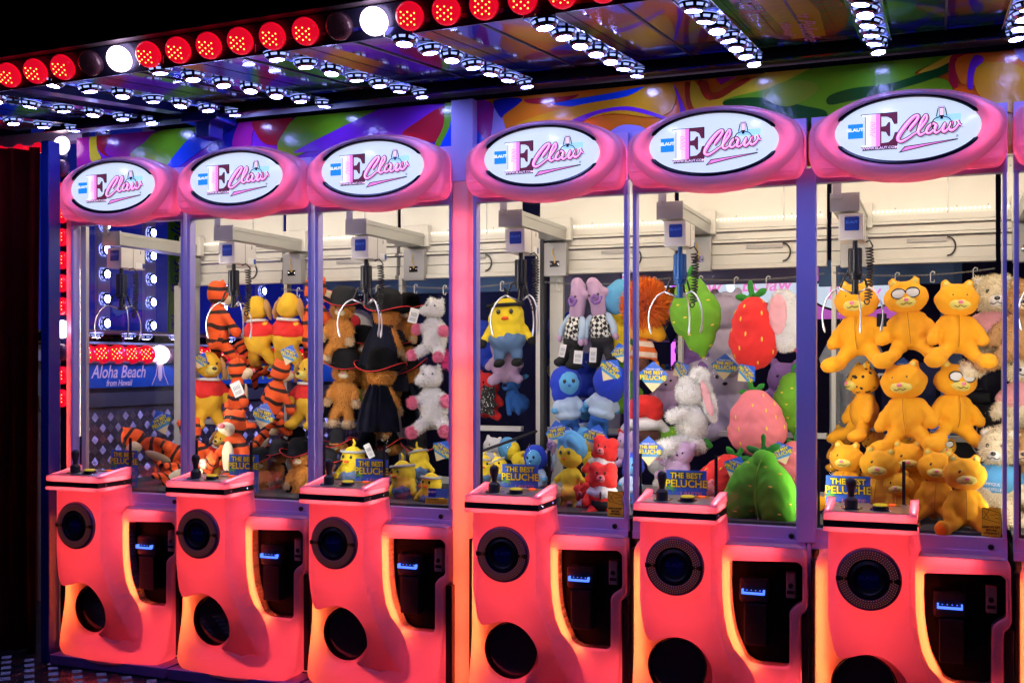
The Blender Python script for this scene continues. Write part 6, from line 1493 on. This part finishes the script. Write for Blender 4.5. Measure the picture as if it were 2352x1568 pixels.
# ------------------------------------------------------------------ cards, stickers, chains
def diamond_card(u, v, h, Y, roll, label, yaw=0, shape='diamond'):
    p = at(u, v, Y); s = h * dist(p) / FPX
    t = thing('promo_card', label, 'card', p, (0, R(roll), R(yaw)), 'diamond promotional cards'); t.scale = (s, s, s)
    if 'diamond' not in CARD:
        L = []
        out = [(0, .5), (.5, .08), (.46, .0), (0, -.5), (-.46, 0), (-.5, .08)]
        L.append(('card', slab(out, [], -.004, .004, 0), 'card_blue'))
        b = slab([(-.46, 0), (.46, 0), (.28, -.20), (-.28, -.20)], [], -.006, -.004, 0); L.append(('card_sea', b, 'card_light'))
        b = slab([(-.28, -.20), (.28, -.20), (0, -.5)], [], -.006, -.004, 0); L.append(('card_beach', b, 'card_sand'))
        b = bmesh.new()
        for sx, sz in ((-1, 0), (1, -.05)):
            for a_ in (-60, -20, 20, 60, 110, 160): stroke2(b, [(sx * .37, .02 + sz), (sx * .37 + .06 * math.cos(R(a_)), .04 + sz + .06 * math.sin(R(a_))), (sx * .37 + .11 * math.cos(R(a_)), .01 + sz + .09 * math.sin(R(a_)))], [.02, .022, .004], -.008, -.006)
            stroke2(b, [(sx * .37, .02 + sz), (sx * .33, -.15 + sz)], .014, -.0075, -.006, spl=False)
        L.append(('card_palm', b, 'card_green'))
        for s_, sz, z in (('THE BEST', .15, .13), ('PELUCHE', .21, -.035)):
            me = text_mesh(s_, sz, bold=.013, ext=.002); m2 = text_mesh(s_, sz, bold=.005, ext=.002)
            L.append(('card_lettering_shadow', (me, z, -.009), 'card_ink')); L.append(('card_lettering', (m2, z, -.013), 'card_yellow'))
        L.append(('card_lettering', (text_mesh('GAGNÉ CHEZ', .07, bold=.001, ext=.002), .24, -.009), 'print_white'))
        CARD['diamond'] = []
        for nm, g, m_ in L:
            if isinstance(g, tuple):
                me, z, y = g; me.materials.clear(); me.materials.append(M[m_])
                for v_ in me.vertices: x_, y_, z_ = v_.co; v_.co = (x_, y - z_, y_ + z)
                for p_ in me.polygons: p_.material_index = 0
            else: me = bpy.data.meshes.new(nm); g.to_mesh(me); g.free(); me.materials.append(M[m_])
            CARD['diamond'].append((nm, me))
    base = None
    for nm, me in CARD['diamond']:
        o = bpy.data.objects.new(nm, me); C.objects.link(o); o.parent = base or t; base = base or o
CARD = {}
for a_ in [(370, 970, 62, .22, -25, 'on the sprawled orange striped plush, far left'), (462, 828, 42, .50, 30, 'behind the upper left yellow plush'), (605, 955, 64, .34, 15, 'right of the sitting orange striped plush'), (664, 815, 50, .45, 20, 'between the two hanging yellow plush'),
           (1015, 1035, 55, .35, 30, 'beside the lit post under the white fluffy plush'), (1402, 850, 60, .38, 35, 'between checked jumper plush and blue hood'), (1282, 995, 62, .36, -12, 'under the left blue hooded plush'), (1368, 1005, 64, .34, 14, 'above the square red plush'),
           (1425, 810, 46, .50, -10, 'left of the striped jumper plush'), (1500, 865, 72, .40, 2, 'in front of the big red plush seen from behind'), (1490, 1035, 68, .30, 0, 'below the big red plush seen from behind'), (1664, 842, 62, .75, 4, 'on dark cloth right of the white rabbit'),
           (1564, 850, 44, .7, 60, 'left of the white rabbit ear'), (1714, 858, 52, .40, 50, 'at the foot of the red strawberry'), (1795, 1040, 56, .40, -20, 'right of the big green plush'), (2075, 850, 60, .60, 0, 'between the two rows of golden bears'), (2150, 1005, 60, .42, 4, 'under the right golden bear of the second row'),
           (1270, 850, 44, .9, 0, 'under the left checked jumper plush'), (1690, 1075, 60, .30, 20, 'left shoulder of the big green plush')]:
    diamond_card(*a_[:5], 'diamond shaped blue prize card, ' + a_[5])
# machine cards on the chutes
CT = ['in the leftmost machine', 'in the machine with striped plush', 'in the machine with ginger plush', 'in the machine with lilac and blue plush', 'in the fruit plush machine', 'in the golden bear machine', 'at the right edge']
cardp = None
for i in range(7):
    x = XM[i] + (-.20, -.19, -.20, -.255, -.23, -.30, -.28)[i]
    if i == 0:
        t = thing('price_card', '', 'card'); cardp = t
        bm = bmesh.new(); box(bm, -.085, .085, 0, .002, -.15, .045); c0 = obj('card', bm, 'card_blue', t)
        bm = bmesh.new(); box(bm, -.085, .085, -.001, 0, -.15, -.06); obj('card_sky', bm, 'card_light', c0)
        for s_, sz, z in (('THE BEST', .032, .022), ('PELUCHE', .043, -.012)):
            text('card_lettering_shadow', s_, sz, (0, -.0010, z), 'card_ink', c0, bold=.0028); text('card_lettering', s_, sz, (0, -.0025, z), 'card_yellow', c0, bold=.001)
        for k, s_ in enumerate(('1 PARTIE', '3 PARTIES', '7 PARTIES')): text('price_lettering', s_, .024, (.02, -.002, -.055 - k * .036), 'card_pink', c0, bold=.0006)
        bm = bmesh.new()
        for a0 in (-60, -20, 20, 60, 110, 160, 200): stroke2(bm, [(-.065, -.035), (-.065 + .012 * math.cos(R(a0)), -.03 + .012 * math.sin(R(a0))), (-.065 + .024 * math.cos(R(a0)), -.037 + .018 * math.sin(R(a0)))], [.004, .005, .001], -.0018, -.0005)
        obj('card_palm', bm, 'card_green', c0)
    else: t = copy_tree(cardp)
    t['label'] = 'blue price card behind the glass ' + CT[i]; t['group'] = 'price cards'; t.location = (x - .012, .12, 1.008)
# stickers
def sticker(i, label):
    t = thing('key_sticker', label, 'sticker', (XM[i] + .205, -.003, .915), group='yellow key stickers')
    bm = bmesh.new(); bm.faces.new([bm.verts.new(p) for p in ((-.033, 0, -.052), (.033, 0, -.052), (.033, 0, .052), (-.033, 0, .052))]); c0 = obj('sticker', bm, 'sticker_gold', t)
    for k, s_ in enumerate(('REMOVE KEY', 'BEFORE', 'OPENING !')): text('sticker_lettering', s_, .0105, (0, -.0006, -.020 - k * .0115), 'black', c0, bold=.0004)
    bm = bmesh.new(); 
    for a, b in (((-.030, .050), (.030, .034)), ((.030, .034), (.030, -.004)), ((.030, -.004), (-.030, .012)), ((-.030, .012), (-.030, .050)), ((-.026, .040), (-.008, .012)), ((-.008, .040), (-.026, .012)), ((-.004, .026), (.012, .024)), ((.012, .030), (.026, .026)), ((.012, .014), (.026, .012))): stroke2(bm, [a, b], .0016, -.0012, -.0002, spl=False)
    obj('key_drawing', bm, 'black', c0)
sticker(3, 'yellow REMOVE KEY sticker on the glass before the red plush'); sticker(5, 'yellow REMOVE KEY sticker on the glass before the front golden bear')
t = thing('maker_label', 'blue and white maker label on the glass before the yellow round plush', 'sticker', (XM[2] + .19, -.003, .925))
bm = bmesh.new(); box(bm, -.05, -.012, 0, .001, -.02, .02); c0 = obj('label_blue', bm, 'cobalt', t); text('label_lettering', 'ELAUT', .0125, (-.031, -.0006, .004), 'print_white', c0, bold=.0004)
bm = bmesh.new(); box(bm, -.0118, .045, 0, .001, -.02, .02); obj('label_white', bm, 'card_light', t)
bm = bmesh.new(); box(bm, -.065, .045, 0, .001, -.048, -.024); c1 = obj('label_gold', bm, 'sticker_gold', t); text('label_lettering', 'AVERTISSEMENT', .007, (-.025, -.0006, -.031), 'black', c1); text('label_lettering', 'Ne pas pousser ou frapper sur la vitre !', .005, (-.01, -.0006, -.041), 'black', c1)
# white paper tags on toys
for k, (u, v, w, h, Y, rl, lab) in enumerate([(950, 725, 22, 34, .55, 15, 'by the ginger plush beside the upper white fluffy one'), (545, 893, 26, 34, .38, -25, 'with barcode on the side-on orange striped plush'), (1328, 820, 20, 30, .5, 5, 'between the two checked jumper plush'), (1362, 815, 16, 34, .5, 3, 'on the right checked jumper plush'), (925, 920, 22, 16, .9, 5, 'on the green plush behind the glass'), (848, 1035, 16, 34, .3, -25, 'hanging over the ginger head pile'), (720, 865, 20, 30, .45, -20, 'on the yellow plush behind the post'), (1292, 805, 14, 30, .55, 12, 'purple edged, left of the checked jumper plush'), (2025, 735, 22, 30, .40, 0, 'black, on the top left golden bear')]):
    p = at(u, v, Y); s_ = dist(p) / FPX; bm = slab(rounded([(-w / 2 * s_, -h / 2 * s_), (w / 2 * s_, -h / 2 * s_), (w / 2 * s_, h / 2 * s_), (-w / 2 * s_, h / 2 * s_)], .004), [], -.0006, .0006, 0)
    o = obj('swing_tag', bm, 'paper' if k != 8 else 'black', None, loc=p, rot=(0, R(rl), R(10))); tag(o, 'small paper swing tag ' + lab, 'tag', 'paper swing tags')
    if k != 8:
        bm = bmesh.new()
        for j in range(5): x_ = (-.3 + j * .14) * w * s_; box(bm, x_, x_ + .04 * w * s_, -.0012, -.0007, -.05 * h * s_, .22 * h * s_)
        for j in range(3): box(bm, -.35 * w * s_, .3 * w * s_, -.0012, -.0007, (-.18 - j * .08) * h * s_, (-.16 - j * .08) * h * s_)
        obj('tag_print', bm, 'card_ink', o)
# chains with plastic hooks
def chain(x0, x1, sag, zs, Y, label):
    t = thing('hanging_chain', label, 'chain', (x0, Y, 0), group='chains the plush hang from')
    pts = []; L = x1 - x0; n = int(L / .0085)
    bm = bmesh.new()
    for k in range(n):
        a = k / n; x = a * L; z = zs - sag * 4 * a * (1 - a); r_ = .0052; tw = k % 2
        ring = [(x + .0065 * math.cos(q), (r_ * .7 * math.sin(q)) * tw, z + (r_ * .7 * math.sin(q)) * (1 - tw)) for q in [j * math.pi / 4 for j in range(8)]]
        tube(bm, ring, .0012, 4, closed=True)
    obj('links', bm, 'steel_grey', t)['kind'] = 'stuff'
    for a in (.15, .4, .62, .88):
        x = a * L; z = zs - sag * 4 * a * (1 - a)
        bm = bmesh.new(); tube(bm, [(x + .008, 0, z + .004), (x + .010, 0, z + .012), (x, 0, z + .016), (x - .008, 0, z + .008), (x - .008, 0, z - .03), (x + .006, 0, z - .035), (x + .008, 0, z - .022)], .0022, 5); obj('hook', bm, 'print_white', t)
for i, lab in enumerate(['', 'hanging chain above the yellow and orange plush', 'hanging chain above the ginger plush', 'hanging chain above the checked jumper plush', 'hanging chain above the fruit plush', 'hanging chain above the golden bears']):
    if i: chain(XM[i] - .42, XM[i] + .255, .022, 1.915, .80, lab)
# soft black shirts and dark goods behind the ginger plush fill the rear
for (u0, v0, u1, v1, Y, lab) in ((820, 660, 880, 960, 1.3, 'dark cloth hanging behind the ginger plush, left'), (930, 640, 990, 960, 1.35, 'dark cloth hanging behind the white fluffy plush'), (1560, 700, 1700, 1000, 1.35, 'navy shirt hanging behind the white rabbit')):
    shirt('dark_shirt', lab, 'navy_cloth', u0, v0, u1, v1, Y)

for k_ in ('puck_window', 'bulb_dot', 'bulb_red', 'bulb_off', 'hole_glow', 'led_digits', 'blue_lip', 'sign_blue', 'sign_pale', 'sign_pink', 'sign_lightpink', 'sign_maroon', 'sign_grey', 'sign_fill', 'yellow_button', 'print_letter', 'board_yellow', 'board_blue', 'wing_blue', 'far_pink'):
    M[k_].cycles.emission_sampling = 'NONE'
# ------------------------------------------------------------------ render settings
scene.render.engine = 'CYCLES'
scene.cycles.max_bounces = 7; scene.cycles.diffuse_bounces = 3; scene.cycles.glossy_bounces = 3; scene.cycles.transparent_max_bounces = 14; scene.cycles.transmission_bounces = 3
scene.cycles.sample_clamp_indirect = 4
scene.cycles.use_denoising = True
